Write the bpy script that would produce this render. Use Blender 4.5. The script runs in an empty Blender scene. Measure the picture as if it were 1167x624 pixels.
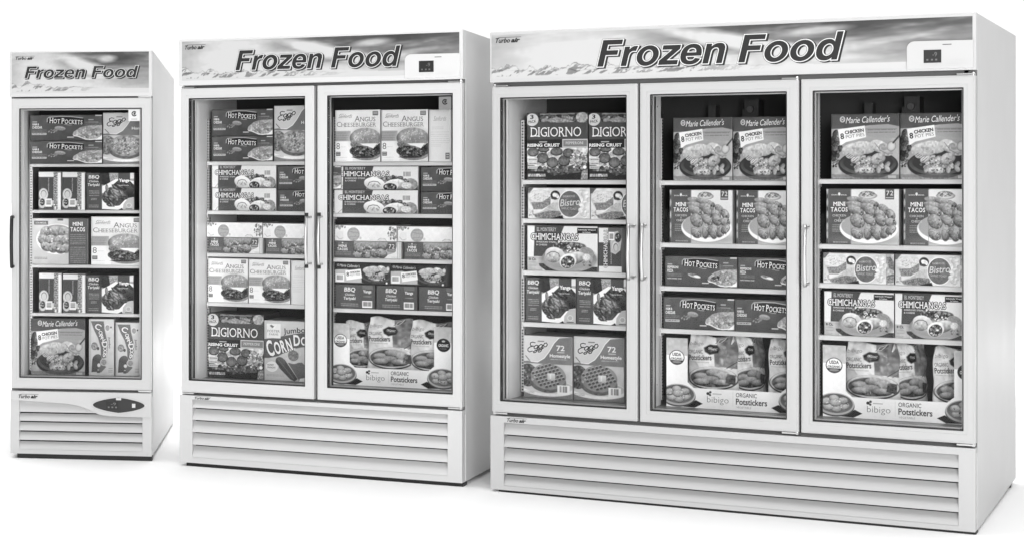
import bpy, math, random
import numpy as np
from mathutils import Matrix, Vector
random.seed(7)
sc = bpy.context.scene
COL = sc.collection

# ------------------------------------------------------------------ materials
def srgb(g):
    g = np.clip(np.asarray(g, dtype=float), 0, 1)
    return np.where(g <= 0.04045, g/12.92, ((g+0.055)/1.055)**2.4)

def mat(name, g, rough=.45, metal=0., coat=0., bump=0., bscale=200., var=0., spec=.5):
    m = bpy.data.materials.new(name); m.use_nodes = True
    nt = m.node_tree; b = nt.nodes['Principled BSDF']
    b.inputs['Base Color'].default_value = (g, g, g, 1)
    b.inputs['Roughness'].default_value = rough
    b.inputs['Metallic'].default_value = metal
    b.inputs['Coat Weight'].default_value = coat
    b.inputs['Specular IOR Level'].default_value = spec
    tc = nt.nodes.new('ShaderNodeTexCoord')
    if var:
        n = nt.nodes.new('ShaderNodeTexNoise'); n.inputs['Scale'].default_value = 3.5; n.inputs['Detail'].default_value = 6
        nt.links.new(tc.outputs['Object'], n.inputs['Vector'])
        r = nt.nodes.new('ShaderNodeMapRange')
        r.inputs['To Min'].default_value = g*(1-var); r.inputs['To Max'].default_value = min(1, g*(1+var))
        nt.links.new(n.outputs['Fac'], r.inputs['Value']); nt.links.new(r.outputs['Result'], b.inputs['Base Color'])
        r2 = nt.nodes.new('ShaderNodeMapRange')
        r2.inputs['To Min'].default_value = rough*.8; r2.inputs['To Max'].default_value = rough*1.25
        nt.links.new(n.outputs['Fac'], r2.inputs['Value']); nt.links.new(r2.outputs['Result'], b.inputs['Roughness'])
    if bump:
        n = nt.nodes.new('ShaderNodeTexNoise'); n.inputs['Scale'].default_value = bscale; n.inputs['Detail'].default_value = 3
        nt.links.new(tc.outputs['Object'], n.inputs['Vector'])
        bp = nt.nodes.new('ShaderNodeBump'); bp.inputs['Strength'].default_value = bump; bp.inputs['Distance'].default_value = .002
        nt.links.new(n.outputs['Fac'], bp.inputs['Height']); nt.links.new(bp.outputs['Normal'], b.inputs['Normal'])
    return m

def print_mat(name, rough, coat):
    m = mat(name, .5, rough, coat=coat, bump=.12, bscale=60, spec=.25)
    nt = m.node_tree; a = nt.nodes.new('ShaderNodeAttribute'); a.attribute_name = 'Col'
    nt.links.new(a.outputs['Color'], nt.nodes['Principled BSDF'].inputs['Base Color'])
    return m

M = dict(
    white=mat('white_enamel', .58, .38, var=.02, bump=.05, bscale=350),
    frame=mat('door_frame_enamel', .60, .32, var=.015),
    header=mat('header_plastic', .60, .4, var=.01),
    liner=mat('liner_white', .80, .5, var=.03),
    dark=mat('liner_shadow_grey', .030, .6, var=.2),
    gasket=mat('gasket_rubber', .012, .6),
    gap=mat('seal_grey', .16, .5, var=.1),
    black=mat('black_plastic', .012, .45),
    blackp=mat('black_kick_rail', .010, .5, var=.2),
    metal=mat('brushed_steel', .62, .28, metal=1., var=.05),
    alu=mat('anodised_trim', .55, .35, metal=.6),
    rail=mat('shelf_rail_white', .62, .35),
    shelf=mat('shelf_grey', .10, .5, var=.1),
    panel=mat('control_panel_grey', .022, .35),
    lite=mat('display_glyph', .16, .4),
    prt=print_mat('printed_board', .5, .05),
    film=print_mat('printed_film', .34, .15),
    sign=print_mat('printed_sign', .5, .05),
    ground=mat('studio_floor', .96, .9, var=.01),
)
def glass_mat():
    m = bpy.data.materials.new('door_glass'); m.use_nodes = True; nt = m.node_tree
    for n in list(nt.nodes): nt.nodes.remove(n)
    o = nt.nodes.new('ShaderNodeOutputMaterial'); mx = nt.nodes.new('ShaderNodeMixShader')
    t = nt.nodes.new('ShaderNodeBsdfTransparent'); g = nt.nodes.new('ShaderNodeBsdfGlossy')
    t.inputs['Color'].default_value = (.985, .985, .985, 1); g.inputs['Roughness'].default_value = .02
    f = nt.nodes.new('ShaderNodeFresnel'); f.inputs['IOR'].default_value = 1.38
    mt = nt.nodes.new('ShaderNodeMath'); mt.operation = 'MULTIPLY'; mt.inputs[1].default_value = .32
    nt.links.new(f.outputs[0], mt.inputs[0]); nt.links.new(mt.outputs[0], mx.inputs[0])
    nt.links.new(t.outputs[0], mx.inputs[1]); nt.links.new(g.outputs[0], mx.inputs[2]); nt.links.new(mx.outputs[0], o.inputs[0])
    return m
M['glass'] = glass_mat()
for _i, _g in ((1, .63), (2, .68), (3, .555)):        # per-cabinet whites stand in for how brightly each freezer is lit
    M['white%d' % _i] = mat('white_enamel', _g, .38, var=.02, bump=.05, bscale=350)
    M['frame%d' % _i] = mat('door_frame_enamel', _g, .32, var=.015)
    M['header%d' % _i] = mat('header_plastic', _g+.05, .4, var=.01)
def use_lit_whites(i):
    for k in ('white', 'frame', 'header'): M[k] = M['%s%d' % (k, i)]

# ------------------------------------------------------------------ mesh builder
class MB:
    def __init__(s): s.v = []; s.f = []; s.c = []
    def add(s, vs, fs, c=None):
        o = len(s.v); s.v += [tuple(p) for p in vs]; s.f += [tuple(i+o for i in f) for f in fs]
        s.c += [0. if c is None else c]*len(vs) if not isinstance(c, (list, np.ndarray)) else list(c)
        return s
    def box(s, x0, x1, y0, y1, z0, z1, c=None):
        v = [(x, y, z) for x in (x0, x1) for y in (y0, y1) for z in (z0, z1)]
        f = [(0, 1, 3, 2), (4, 6, 7, 5), (0, 4, 5, 1), (2, 3, 7, 6), (0, 2, 6, 4), (1, 5, 7, 3)]
        return s.add(v, f, c)
    def prism_y(s, pts, y0, y1, c=None):       # pts (x,z) outline, extruded along y
        n = len(pts); a = sum(pts[i][0]*pts[(i+1) % n][1]-pts[(i+1) % n][0]*pts[i][1] for i in range(n))
        if a < 0: pts = pts[::-1]
        v = [(x, y0, z) for x, z in pts]+[(x, y1, z) for x, z in pts]
        f = [tuple(range(n)), tuple(range(2*n-1, n-1, -1))]+[(i, i+n, (i+1) % n+n, (i+1) % n) for i in range(n)]
        return s.add(v, f, c)
    def prism_x(s, pts, x0, x1, c=None):       # pts (y,z)
        n = len(pts)
        v = [(x0, y, z) for y, z in pts]+[(x1, y, z) for y, z in pts]
        f = [tuple(range(n)), tuple(range(2*n-1, n-1, -1))]+[(i, i+n, (i+1) % n+n, (i+1) % n) for i in range(n)]
        return s.add(v, f, c)
    def ring(s, X0, X1, Z0, Z1, x0, x1, z0, z1, y0, y1):   # rectangular frame with a hole
        O = [(X0, Z0), (X1, Z0), (X1, Z1), (X0, Z1)]; I = [(x0, z0), (x1, z0), (x1, z1), (x0, z1)]
        v = [(x, y, z) for y in (y0, y1) for L in (O, I) for x, z in L]
        f = []
        for i in range(4):
            j = (i+1) % 4
            f += [(i, j, 4+j, 4+i), (8+j, 8+i, 12+i, 12+j), (i, 8+i, 8+j, j), (4+i, 4+j, 12+j, 12+i)]
        return s.add(v, f)
    def tube(s, pts, r, n=12, cap=True):
        P = [Vector(p) for p in pts]; rings = []; up = Vector((0, 0, 1))
        for i, p in enumerate(P):
            t = (P[min(i+1, len(P)-1)]-P[max(i-1, 0)]).normalized()
            a = t.cross(Vector((1, 0, 0))).normalized() if abs(t.x) < .9 else t.cross(up).normalized()
            b = t.cross(a).normalized(); rr = r[i] if isinstance(r, (list, tuple)) else r
            rings.append([p+a*math.cos(2*math.pi*k/n)*rr+b*math.sin(2*math.pi*k/n)*rr for k in range(n)])
        v = [q for R in rings for q in R]; f = []
        for i in range(len(P)-1):
            for k in range(n):
                f.append((i*n+k, i*n+(k+1) % n, (i+1)*n+(k+1) % n, (i+1)*n+k))
        if cap: f += [tuple(range(n))[::-1], tuple(range((len(P)-1)*n, len(P)*n))]
        return s.add(v, f)
    def mesh(s, name, m, smooth=False, fix=True):
        me = bpy.data.meshes.new(name); me.from_pydata(s.v, [], s.f); me.materials.append(m)
        if any(s.c):
            at = me.color_attributes.new('Col', 'FLOAT_COLOR', 'POINT')
            lin = srgb(np.array(s.c)); arr = np.ones((len(s.v), 4), dtype=np.float32)
            arr[:, 0] = lin; arr[:, 1] = lin; arr[:, 2] = lin
            at.data.foreach_set('color', arr.ravel())
        if fix and len(s.v) < 4000:
            import bmesh
            bm = bmesh.new(); bm.from_mesh(me); bmesh.ops.recalc_face_normals(bm, faces=bm.faces); bm.to_mesh(me); bm.free()
        if smooth: me.polygons.foreach_set('use_smooth', [True]*len(me.polygons))
        me.update(); return me
    def obj(s, name, m, parent=None, bevel=0, smooth=False, fix=True):
        o = bpy.data.objects.new(name, s.mesh(name, m, smooth, fix)); COL.objects.link(o)
        if parent: o.parent = parent
        if bevel:
            b = o.modifiers.new('bevel', 'BEVEL'); b.width = bevel; b.segments = 2; b.limit_method = 'ANGLE'; b.angle_limit = math.radians(40)
            b.harden_normals = False
        return o

def tag(o, label=None, cat=None, group=None, kind=None):
    for k, v in (('label', label), ('category', cat), ('group', group), ('kind', kind)):
        if v: o[k] = v
    if label and cat: 
        n = len(label.split()); assert 4 <= n <= 16, (n, label)
    return o

# ------------------------------------------------------------------ lettering
_g = {}
def glyphs(s, off=0., shear=0.):
    k = (s, round(off, 4), shear)
    if k in _g: return _g[k]
    if s == 'M' and off > 0:
        t = .085+2*off; v = np.array([(0, 0), (0, .68), (.11+off, .68), (.32, .40+off), (.53-off, .68), (.64, .68), (.64, 0), (.64-t, 0), (.64-t, .50-off), (.32, .24-off), (t, .50-off), (t, 0)]); _g[k] = (v, [tuple(range(12))[::-1]]); return _g[k]
    cu = bpy.data.curves.new('lettering', 'FONT'); cu.body = s; cu.size = 1; cu.offset = off; cu.resolution_u = 3
    ob = bpy.data.objects.new('lettering', cu); COL.objects.link(ob)
    dg = bpy.context.evaluated_depsgraph_get(); ev = ob.evaluated_get(dg); me = ev.to_mesh()
    v = np.array([p.co[:2] for p in me.vertices]) if len(me.vertices) else np.zeros((0, 2)); f = [tuple(p.vertices) for p in me.polygons]
    ev.to_mesh_clear(); bpy.data.objects.remove(ob); bpy.data.curves.remove(cu)
    if len(v) and (v[:, 1].max() > 2 or v[:, 1].min() < -2): return glyphs(s, off*.8-.0003, shear) if abs(off) > .002 else (v*0, f)     # the outline broke: nudge it
    if shear and len(v): v = v+np.outer(v[:, 1], [shear, 0])
    _g[k] = (v, f); return _g[k]
SER = dict(H=('01', '01'), I=('h', 'h'), M=('01', ''), N=('0', '0'), A=('01', ''), T=('h', ''), E=('0', '0'), F=('0', '0'),
           K=('01', '01'), R=('01', '0'), P=('0', '0'), D=('0', '0'), B=('0', '0'), U=('', '01'), L=('0', '0'))
def word(s, off=0., shear=0., serif=False, caps=False, out=0.):
    """vertices/faces of one line of text, unit size; out = extra outline growth"""
    if not (serif or caps): return glyphs(s, off+out, shear)
    V = []; F = []; x = 0.; first = True
    for ch in s:
        if ch == ' ': x += .28; first = True; continue
        v, f = glyphs(ch, off, 0.); v0 = v
        w = v0[:, 0].max()-v0[:, 0].min(); x00 = v0[:, 0].min()
        vv, ff = glyphs(ch, off+out, 0.)
        k = 1.28 if (caps and first) else 1.
        P = (vv-np.array([x00, 0]))*k
        o = len(V) and sum(len(a) for a in V)
        V.append(P+np.array([x, 0])); F += [tuple(i+o for i in t) for t in ff]
        if serif and ch in SER:
            h = v0[:, 1].max(); st = .05+off
            for sp, zz in ((SER[ch][0], 0.), (SER[ch][1], h)):
                for c in sp:
                    cx = {'0': st, '1': w-st, 'h': w/2}[c]*k; hw = (st+(.03 if ch == 'M' else .055))*k+out; hh = .028+out
                    zc = zz*k+(.02 if zz == 0 else -.02)
                    o = sum(len(a) for a in V)
                    V.append(np.array([[cx-hw+x, zc-hh], [cx+hw+x, zc-hh], [cx+hw+x, zc+hh], [cx-hw+x, zc+hh]])); F.append((o, o+1, o+2, o+3))
        x += w*k+.115; first = False
    V = np.concatenate(V)
    if shear: V = V+np.outer(V[:, 1], [shear, 0])
    return V, F
def bez(*p, n=7):
    o = []
    for k in range(1, n+1):
        t = k/n; u = 1-t; o.append((u**3*p[0][0]+3*u*u*t*p[1][0]+3*u*t*t*p[2][0]+t**3*p[3][0], u**3*p[0][1]+3*u*u*t*p[1][1]+3*u*t*t*p[2][1]+t**3*p[3][1]))
    return o
def chain(*seg):      # points, or 3-tuples of control points continuing a curve
    o = [seg[0]]
    for q in seg[1:]:
        if isinstance(q[0], tuple): o += bez(o[-1], *q)
        else: o.append(q)
    return o
def elp(cx, cy, rx, ry, n=30): return [(cx+rx*math.cos(2*math.pi*k/n), cy+ry*math.sin(2*math.pi*k/n)) for k in range(n)]
BOLD = {
 'F': (.611, .07, [[(0, 0), (0, .72), (.51, .72), (.51, .595), (.15, .595), (.15, .435), (.45, .435), (.45, .312), (.15, .312), (.15, 0)]]),
 'r': (.389, .065, [chain((0, 0), (0, .52), (.13, .52), (.13, .435), ((.18, .525), (.25, .548), (.335, .53)), (.305, .395), ((.20, .42), (.14, .37), (.14, .25)), (.14, 0))]),
 'o': (.611, .035, [elp(.275, .26, .275, .275), elp(.275, .26, .135, .165)]),
 'z': (.500, .02, [[(0, 0), (0, .11), (.275, .405), (.02, .405), (.02, .52), (.46, .52), (.46, .415), (.185, .115), (.47, .115), (.47, 0)]]),
 'e': (.556, .03, [chain((.515, .215), (.14, .215), ((.15, .12), (.2, .085), (.27, .085)), ((.33, .085), (.36, .11), (.375, .155)), (.508, .135), ((.48, .03), (.39, -.015), (.265, -.015)), ((.1, -.015), (0, .09), (0, .26)), ((0, .43), (.1, .535), (.265, .535)), ((.43, .535), (.525, .41), (.515, .215))),
                   chain((.145, .305), (.375, .305), ((.37, .39), (.33, .43), (.262, .43)), ((.19, .43), (.155, .39), (.145, .305)))]),
 'n': (.611, .065, [chain((0, 0), (0, .52), (.13, .52), (.13, .44), ((.2, .54), (.29, .535), (.32, .535)), ((.42, .535), (.475, .47), (.475, .36)), (.475, 0), (.335, 0), (.335, .31), ((.335, .38), (.31, .42), (.25, .42)), ((.18, .42), (.14, .37), (.14, .29)), (.14, 0))]),
 'd': (.611, .03, [chain((.525, 0), (.525, .72), (.385, .72), (.385, .46), ((.35, .51), (.3, .535), (.235, .535)), ((.09, .535), (0, .43), (0, .26)), ((0, .09), (.09, -.015), (.235, -.015)), ((.31, -.015), (.36, .01), (.395, .065)), (.395, 0)), elp(.265, .26, .125, .16)]),
 ' ': (.26, 0, [])}
def bold_word(s, out, shear):
    k = ('bold', s, out, shear)
    if k in _g: return _g[k]
    cu = bpy.data.curves.new('lettering', 'CURVE'); cu.dimensions = '2D'; cu.fill_mode = 'BOTH'; cu.offset = out; x = 0
    V = []; F = []
    for ch in s:
        adv, lsb, ps = BOLD[ch]
        if ps:
            c = bpy.data.curves.new('lettering', 'CURVE'); c.dimensions = '2D'; c.fill_mode = 'BOTH'; c.offset = out
            for pl in ps:
                sp_ = c.splines.new('POLY'); sp_.points.add(len(pl)-1); sp_.use_cyclic_u = True
                for q, (a, b) in zip(sp_.points, pl): q.co = (a, b, 0, 1)
            ob = bpy.data.objects.new('lettering', c); COL.objects.link(ob); dg = bpy.context.evaluated_depsgraph_get(); ev = ob.evaluated_get(dg); me = ev.to_mesh()
            o = sum(len(a) for a in V); V.append(np.array([p.co[:2] for p in me.vertices])+np.array([x+lsb, 0])); F += [tuple(i+o for i in p.vertices) for p in me.polygons]
            ev.to_mesh_clear(); bpy.data.objects.remove(ob); bpy.data.curves.remove(c)
        x += adv
    bpy.data.curves.remove(cu)
    V = np.concatenate(V); V = V+np.outer(V[:, 1], [shear, 0]); _g[k] = (V, F); return _g[k]
def text_xy(s, x0, x1, z0, z1, rot=0., out=0., **kw):
    """lettering fitted to the box x0..x1, z0..z1 (z up), in metres"""
    if kw.get('bold'): b, _ = bold_word(s, 0., kw['shear']); v, f = bold_word(s, out, kw['shear'])
    else: b, _ = word(s, **kw); v, f = word(s, out=out, **kw)
    mn = b.min(0); mx = b.max(0)
    P = (v-mn)/(mx-mn)*np.array([x1-x0, z1-z0])+np.array([x0, z0])
    if rot:
        c = np.array([(x0+x1)/2, (z0+z1)/2]); a = math.radians(rot)
        P = (P-c) @ np.array([[math.cos(a), math.sin(a)], [-math.sin(a), math.cos(a)]])+c
    return P, f

# ------------------------------------------------------------------ printed artwork: grey values laid on a fine mesh
def vnoise(X, Y, cell, seed):
    r = np.random.RandomState(seed).rand(64, 64); x = X/cell; y = Y/cell
    xi = np.floor(x).astype(int); yi = np.floor(y).astype(int); fx = x-xi; fy = y-yi
    fx = fx*fx*(3-2*fx); fy = fy*fy*(3-2*fy); g = lambda a, b: r[a % 64, b % 64]
    return (g(xi, yi)*(1-fx)+g(xi+1, yi)*fx)*(1-fy)+(g(xi, yi+1)*(1-fx)+g(xi+1, yi+1)*fx)*fy-.5
class Art:
    """canvas in units X0..X1, Y0..Y1 (y down), covering w x h metres"""
    def __init__(s, X0, Y0, X1, Y1, w, h, g, cell=.0017, seed=1):
        s.b = (X0, Y0, X1, Y1); s.w = w; s.h = h; s.nx = max(8, int(w/cell)); s.ny = max(8, int(h/cell))
        s.X, s.Y = np.meshgrid(np.linspace(X0, X1, s.nx+1), np.linspace(Y0, Y1, s.ny+1))
        s.a = np.full(s.X.shape, float(g)); s.px = (X1-X0)/s.nx; s.t = []; s.r = np.random.RandomState(seed); s.hole = None; s.k = seed*31
    def ns(s, cell): s.k += 1; return vnoise(s.X, s.Y, cell, s.k)
    def mix(s, m, g): s.a = s.a*(1-m)+g*m
    def win(s, x0, y0, x1, y1):
        X0, Y0, X1, Y1 = s.b; i0 = int((x0-X0)/(X1-X0)*s.nx)-2; i1 = int((x1-X0)/(X1-X0)*s.nx)+3
        j0 = int((y0-Y0)/(Y1-Y0)*s.ny)-2; j1 = int((y1-Y0)/(Y1-Y0)*s.ny)+3
        return slice(max(0, j0), max(0, j1)), slice(max(0, i0), max(0, i1))
    def ell(s, cx, cy, rx, ry, g, rot=0, tex=0, tc=None, up=0, side=0, rim=0, soft=1., al=1., y0=None, y1=None):
        R = max(rx, ry)*(1+.5*(soft-1))+s.px*2; w = s.win(cx-R, cy-R, cx+R, cy+R); X = s.X[w]; Y = s.Y[w]
        if X.size == 0: return s
        a = math.radians(rot); dx = X-cx; dy = Y-cy; u = (dx*math.cos(a)+dy*math.sin(a))/rx; v = (-dx*math.sin(a)+dy*math.cos(a))/ry
        r = np.sqrt(u*u+v*v); m = np.clip((1-r)*min(rx, ry)/(s.px*soft)+.5, 0, 1)*al
        if y0 is not None: m = m*(Y >= y0)
        if y1 is not None: m = m*(Y <= y1)
        val = g-up*v-side*u-rim*np.clip(r, 0, 1)**4
        if tex: s.k += 1; val = val+tex*2*vnoise(X, Y, tc or min(rx, ry)*.25, s.k)
        s.a[w] = s.a[w]*(1-m)+val*m; return s
    def rect(s, x0, y0, x1, y1, g, g2=None, tex=0, tc=3, al=1.):
        m = (np.clip((s.X-x0)/s.px+.5, 0, 1)*np.clip((x1-s.X)/s.px+.5, 0, 1)*np.clip((s.Y-y0)/s.px+.5, 0, 1)*np.clip((y1-s.Y)/s.px+.5, 0, 1))*al
        v = g if g2 is None else g+(g2-g)*np.clip((s.Y-y0)/(y1-y0), 0, 1)
        if tex: v = v+tex*2*s.ns(tc)
        s.mix(m, v); return s
    def poly(s, pts, g, tex=0, tc=6, al=1., soft=1.):
        n = len(pts); ins = np.zeros(s.X.shape, bool); d = np.full(s.X.shape, 1e9)
        for i in range(n):
            (x1, y1), (x2, y2) = pts[i], pts[(i+1) % n]
            if y1 != y2: ins ^= ((y1 > s.Y) != (y2 > s.Y)) & (s.X < (x2-x1)*(s.Y-y1)/(y2-y1)+x1)
            L = (x2-x1)**2+(y2-y1)**2 or 1e-9; t = np.clip(((s.X-x1)*(x2-x1)+(s.Y-y1)*(y2-y1))/L, 0, 1)
            d = np.minimum(d, np.hypot(s.X-x1-t*(x2-x1), s.Y-y1-t*(y2-y1)))
        m = np.clip(.5+np.where(ins, d, -d)/(s.px*soft), 0, 1)*al
        s.mix(m, g+(tex*2*s.ns(tc) if tex else 0)); return s
    def line(s, pts, wd, g, al=1.):
        d = np.full(s.X.shape, 1e9)
        for (x1, y1), (x2, y2) in zip(pts[:-1], pts[1:]):
            L = (x2-x1)**2+(y2-y1)**2 or 1e-9; t = np.clip(((s.X-x1)*(x2-x1)+(s.Y-y1)*(y2-y1))/L, 0, 1)
            d = np.minimum(d, np.hypot(s.X-x1-t*(x2-x1), s.Y-y1-t*(y2-y1)))
        s.mix(np.clip((wd/2-d)/s.px+.5, 0, 1)*al, g); return s
    def bits(s, cx, cy, rx, ry, n, r0, r1, g0, g1, rot=0, asp=.6, tex=.05, rim=.12):
        """n small pieces of food scattered in an ellipse"""
        for _ in range(n):
            q = math.sqrt(s.r.rand()); t = s.r.rand()*6.283; rr = r0+(r1-r0)*s.r.rand()
            a = math.radians(rot); u = q*rx*math.cos(t); v = q*ry*math.sin(t)
            s.ell(cx+u*math.cos(a)-v*math.sin(a), cy+u*math.sin(a)+v*math.cos(a), rr, rr*(asp+(1-asp)*s.r.rand()), g0+(g1-g0)*s.r.rand(), rot=s.r.rand()*180, up=.07, tex=tex, rim=rim)
        return s
    def lines(s, x0, x1, ys, g, wd=1.2, al=.75):
        for y in ys:
            x = x0
            while x < x1-2:
                e = min(x1, x+(x1-x0)*(.08+.16*s.r.rand())); s.rect(x, y-wd/2, e, y+wd/2, g, al=al*(.6+.4*s.r.rand())); x = e+(x1-x0)*.02
        return s
    def bar(s, x0, y0, x1, y1, horiz=False):
        s.rect(x0, y0, x1, y1, .88)
        n = 9
        for i in range(n):
            if s.r.rand() < .8:
                t = i/n
                if horiz: s.rect(x0+(x1-x0)*.15, y0+(y1-y0)*(.12+.76*t), x1-(x1-x0)*.15, y0+(y1-y0)*(.12+.76*t+.045), .25)
                else: s.rect(x0+(x1-x0)*(.12+.76*t), y0+(y1-y0)*.15, x0+(x1-x0)*(.12+.76*t+.045), y1-(y1-y0)*.25, .25)
        return s
    def T(s, txt, x0, y0, x1, y1, g, og=None, out=.04, lift=1, **kw):
        s.t.append((txt, x0, y0, x1, y1, g, og, out, lift, kw)); return s
    def build(s, depth=.2, side=.5, name='carton', bulge=.0012, m='prt', shell=True, surf=None, tside=None, dim=1):
        X0, Y0, X1, Y1 = s.b; w, h = s.w, s.h; nx, ny = s.nx, s.ny
        def flat(x, z):      # a board face: slightly bulged and dented, edges rolled back
            d_ = np.clip(np.minimum(np.minimum(x, w-x), np.minimum(z, h-z)), 0, 1)
            return -bulge*np.sin(np.pi*np.clip(x/w, 0, 1))*np.sin(np.pi*np.clip(z/h, 0, 1))+.0011*vnoise(x, z, .045, s.k)+(.0022*np.clip(1-d_/.0045, 0, 1)**2 if bulge else 0)
        f = surf or (flat if bulge else (lambda x, z: 0*x))
        s.a += .02*s.ns((X1-X0)*.012)
        s.a = np.clip(.46+(s.a-.47)*1.26, .06, .94)
        if dim != 1: q_ = srgb(s.a)*dim; s.a = np.where(q_ <= .0031308, q_*12.92, 1.055*np.power(q_, 1/2.4)-.055)
        x = (s.X-X0)/(X1-X0)*w; z = (Y1-s.Y)/(Y1-Y0)*h; y = f(x, z)
        mb = MB(); V = np.stack([x, y, z], -1).reshape(-1, 3)
        idx = np.arange((nx+1)*(ny+1)).reshape(ny+1, nx+1)
        F = np.stack([idx[1:, :-1], idx[1:, 1:], idx[:-1, 1:], idx[:-1, :-1]], -1)
        if s.hole is not None:
            xc = (s.X[:-1, :-1]+s.X[1:, 1:])/2; yc = (s.Y[:-1, :-1]+s.Y[1:, 1:])/2; F = F[~s.hole(xc, yc)]
        else: F = F.reshape(-1, 4)
        mb.v = V.tolist(); mb.f = F.reshape(-1, 4).tolist(); mb.c = s.a.reshape(-1).tolist()
        if shell:
            v = [(0, .002, 0), (w, .002, 0), (w, .002, h), (0, .002, h), (0, depth, 0), (w, depth, 0), (w, depth, h), (0, depth, h)]
            mb.add(v, [(5, 4, 7, 6), (0, 3, 7, 4), (1, 5, 6, 2), (0, 4, 5, 1)], side)
            ts = side if tside is None else tside
            mb.add([(0, .002, h), (w, .002, h), (w, depth, h), (0, depth, h)], [(0, 1, 2, 3)], ts)
        for k, (txt, x0, y0, x1, y1, g, og, out, lift, kw) in enumerate(s.t):
            cx = lambda q: (q-X0)/(X1-X0)*w; cz = lambda q: (Y1-q)/(Y1-Y0)*h
            sh_ = [(og, math.cos(q_*math.pi/4)*out, math.sin(q_*math.pi/4)*out, .00012+.00005*q_) for q_ in range(8)] if og is not None else []
            for (gg, ox_, oz_, li) in sh_+[(g, 0., 0., .0007)]:
                P, tf = text_xy(txt, cx(x0), cx(x1), cz(y1), cz(y0), **kw)
                hh_ = (cz(y0)-cz(y1))*1.25; P = P+np.array([ox_*hh_, oz_*hh_])
                keep = (P[:, 0] >= 0) & (P[:, 0] <= w) & (P[:, 1] >= 0) & (P[:, 1] <= h)
                tf = [t for t in tf if all(keep[i] for i in t)]
                py = f(P[:, 0], P[:, 1])-li*lift
                mb.add(np.stack([P[:, 0], py, P[:, 1]], -1).tolist(), tf, gg)
        return mb.mesh(name, M[m], smooth=False, fix=False)

# ------------------------------------------------------------------ the cartons (each drawn flat, y down)
def dumplings(a, cx, cy, rx, ry, n, g=.62, r=.3):
    for i in range(n):
        t = i/n*6.28+.4; q = .62
        a.ell(cx+q*rx*math.cos(t), cy+q*ry*math.sin(t), rx*r, ry*r*1.25, g+.08*a.r.rand(), rot=a.r.rand()*40-20, up=.14, tex=.05, rim=.2)
    a.ell(cx, cy-ry*.1, rx*r*1.1, ry*r*1.3, g+.05, up=.14, tex=.05, rim=.2)
    a.bits(cx, cy, rx*.8, ry*.7, 22, rx*.03, rx*.06, .35, .85)
def art_pocket(kind, end=1135, width=.30):
    a = Art(20, 60, end, 540, width, .118, .33, seed=3 if kind == 'h' else 4)
    a.rect(20, 60, 1135, 540, .37, .31, tex=.02, tc=90)
    a.rect(190, 62, 800, 72, .5, al=.7).rect(1030, 62, 1135, 80, .88)
    a.line([(290, 190), (292, 130), (320, 100), (480, 86), (650, 90), (840, 118)], 10, .72)
    a.poly([(300, 215), (305, 120), (480, 98), (660, 102), (860, 130), (850, 235), (640, 245), (500, 215)], .20)
    a.T('HOT POCKETS', 325, 125, 835, 225, .90, serif=True, caps=True, off=.012, rot=-3)
    a.line([(560, 232), (610, 246), (665, 248)], 8, .7)
    a.rect(60, 180, 135, 198, .75, al=.7)
    if kind == 'h':
        a.T('HAM &', 62, 215, 165, 256, .85, off=.03).T('CHEDDAR', 58, 268, 214, 316, .85, off=.03)
        a.rect(55, 395, 280, 432, .72).T('PREMIUM MEAT', 65, 402, 270, 424, .30, off=.02)
        a.ell(490, 310, 85, 40, .56, rot=8, up=.08, tex=.06).ell(420, 345, 30, 28, .5, tex=.08).bits(400, 370, 100, 34, 16, 8, 16, .35, .66)
    else:
        a.T('PEPPERONI', 58, 215, 230, 256, .85, off=.03).T('PIZZA', 58, 268, 150, 316, .85, off=.03)
        a.T('garlic buttery crust', 55, 400, 280, 428, .85, off=.02)
        a.ell(480, 365, 100, 26, .75, rot=14, up=.1).ell(460, 350, 60, 14, .45, rot=10, tex=.1).ell(520, 375, 50, 14, .88, rot=14)
    a.lines(58, 290, (342, 368), .6, 9)
    a.rect(925, 140, 1005, 160, .6).rect(880, 190, 1080, 200, .6).lines(880, 1080, (210,), .55, 8)
    # the filled pastry on its paper
    a.poly([(870, 170), (930, 200), (1135, 205), (1135, 510), (1010, 535), (850, 500), (690, 430), (690, 395), (800, 290), (870, 270)], .40, tex=.05, tc=20)
    P = [(686, 412), (700, 375), (790, 300), (900, 262), (1135, 250), (1135, 450), (1060, 500), (960, 515), (880, 505), (760, 450), (700, 440)]
    a.poly([(x, y+16) for x, y in P], .88)
    a.poly(P, .60, tex=.10, tc=22)
    a.bits(930, 390, 200, 95, 60, 14, 34, .45, .78, tex=.08)
    a.poly([(1060, 505), (1135, 440), (1135, 520), (1030, 528)], .88)
    if kind == 'p':
        a.ell(800, 400, 75, 42, .26, rot=-25, tex=.15, tc=14).bits(800, 400, 60, 30, 14, 8, 16, .25, .75, rot=-25)
    a.rect(600, 468, 705, 484, .8, al=.9)
    return a.build(.24, .32, 'sandwich_carton', tside=.42)
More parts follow.
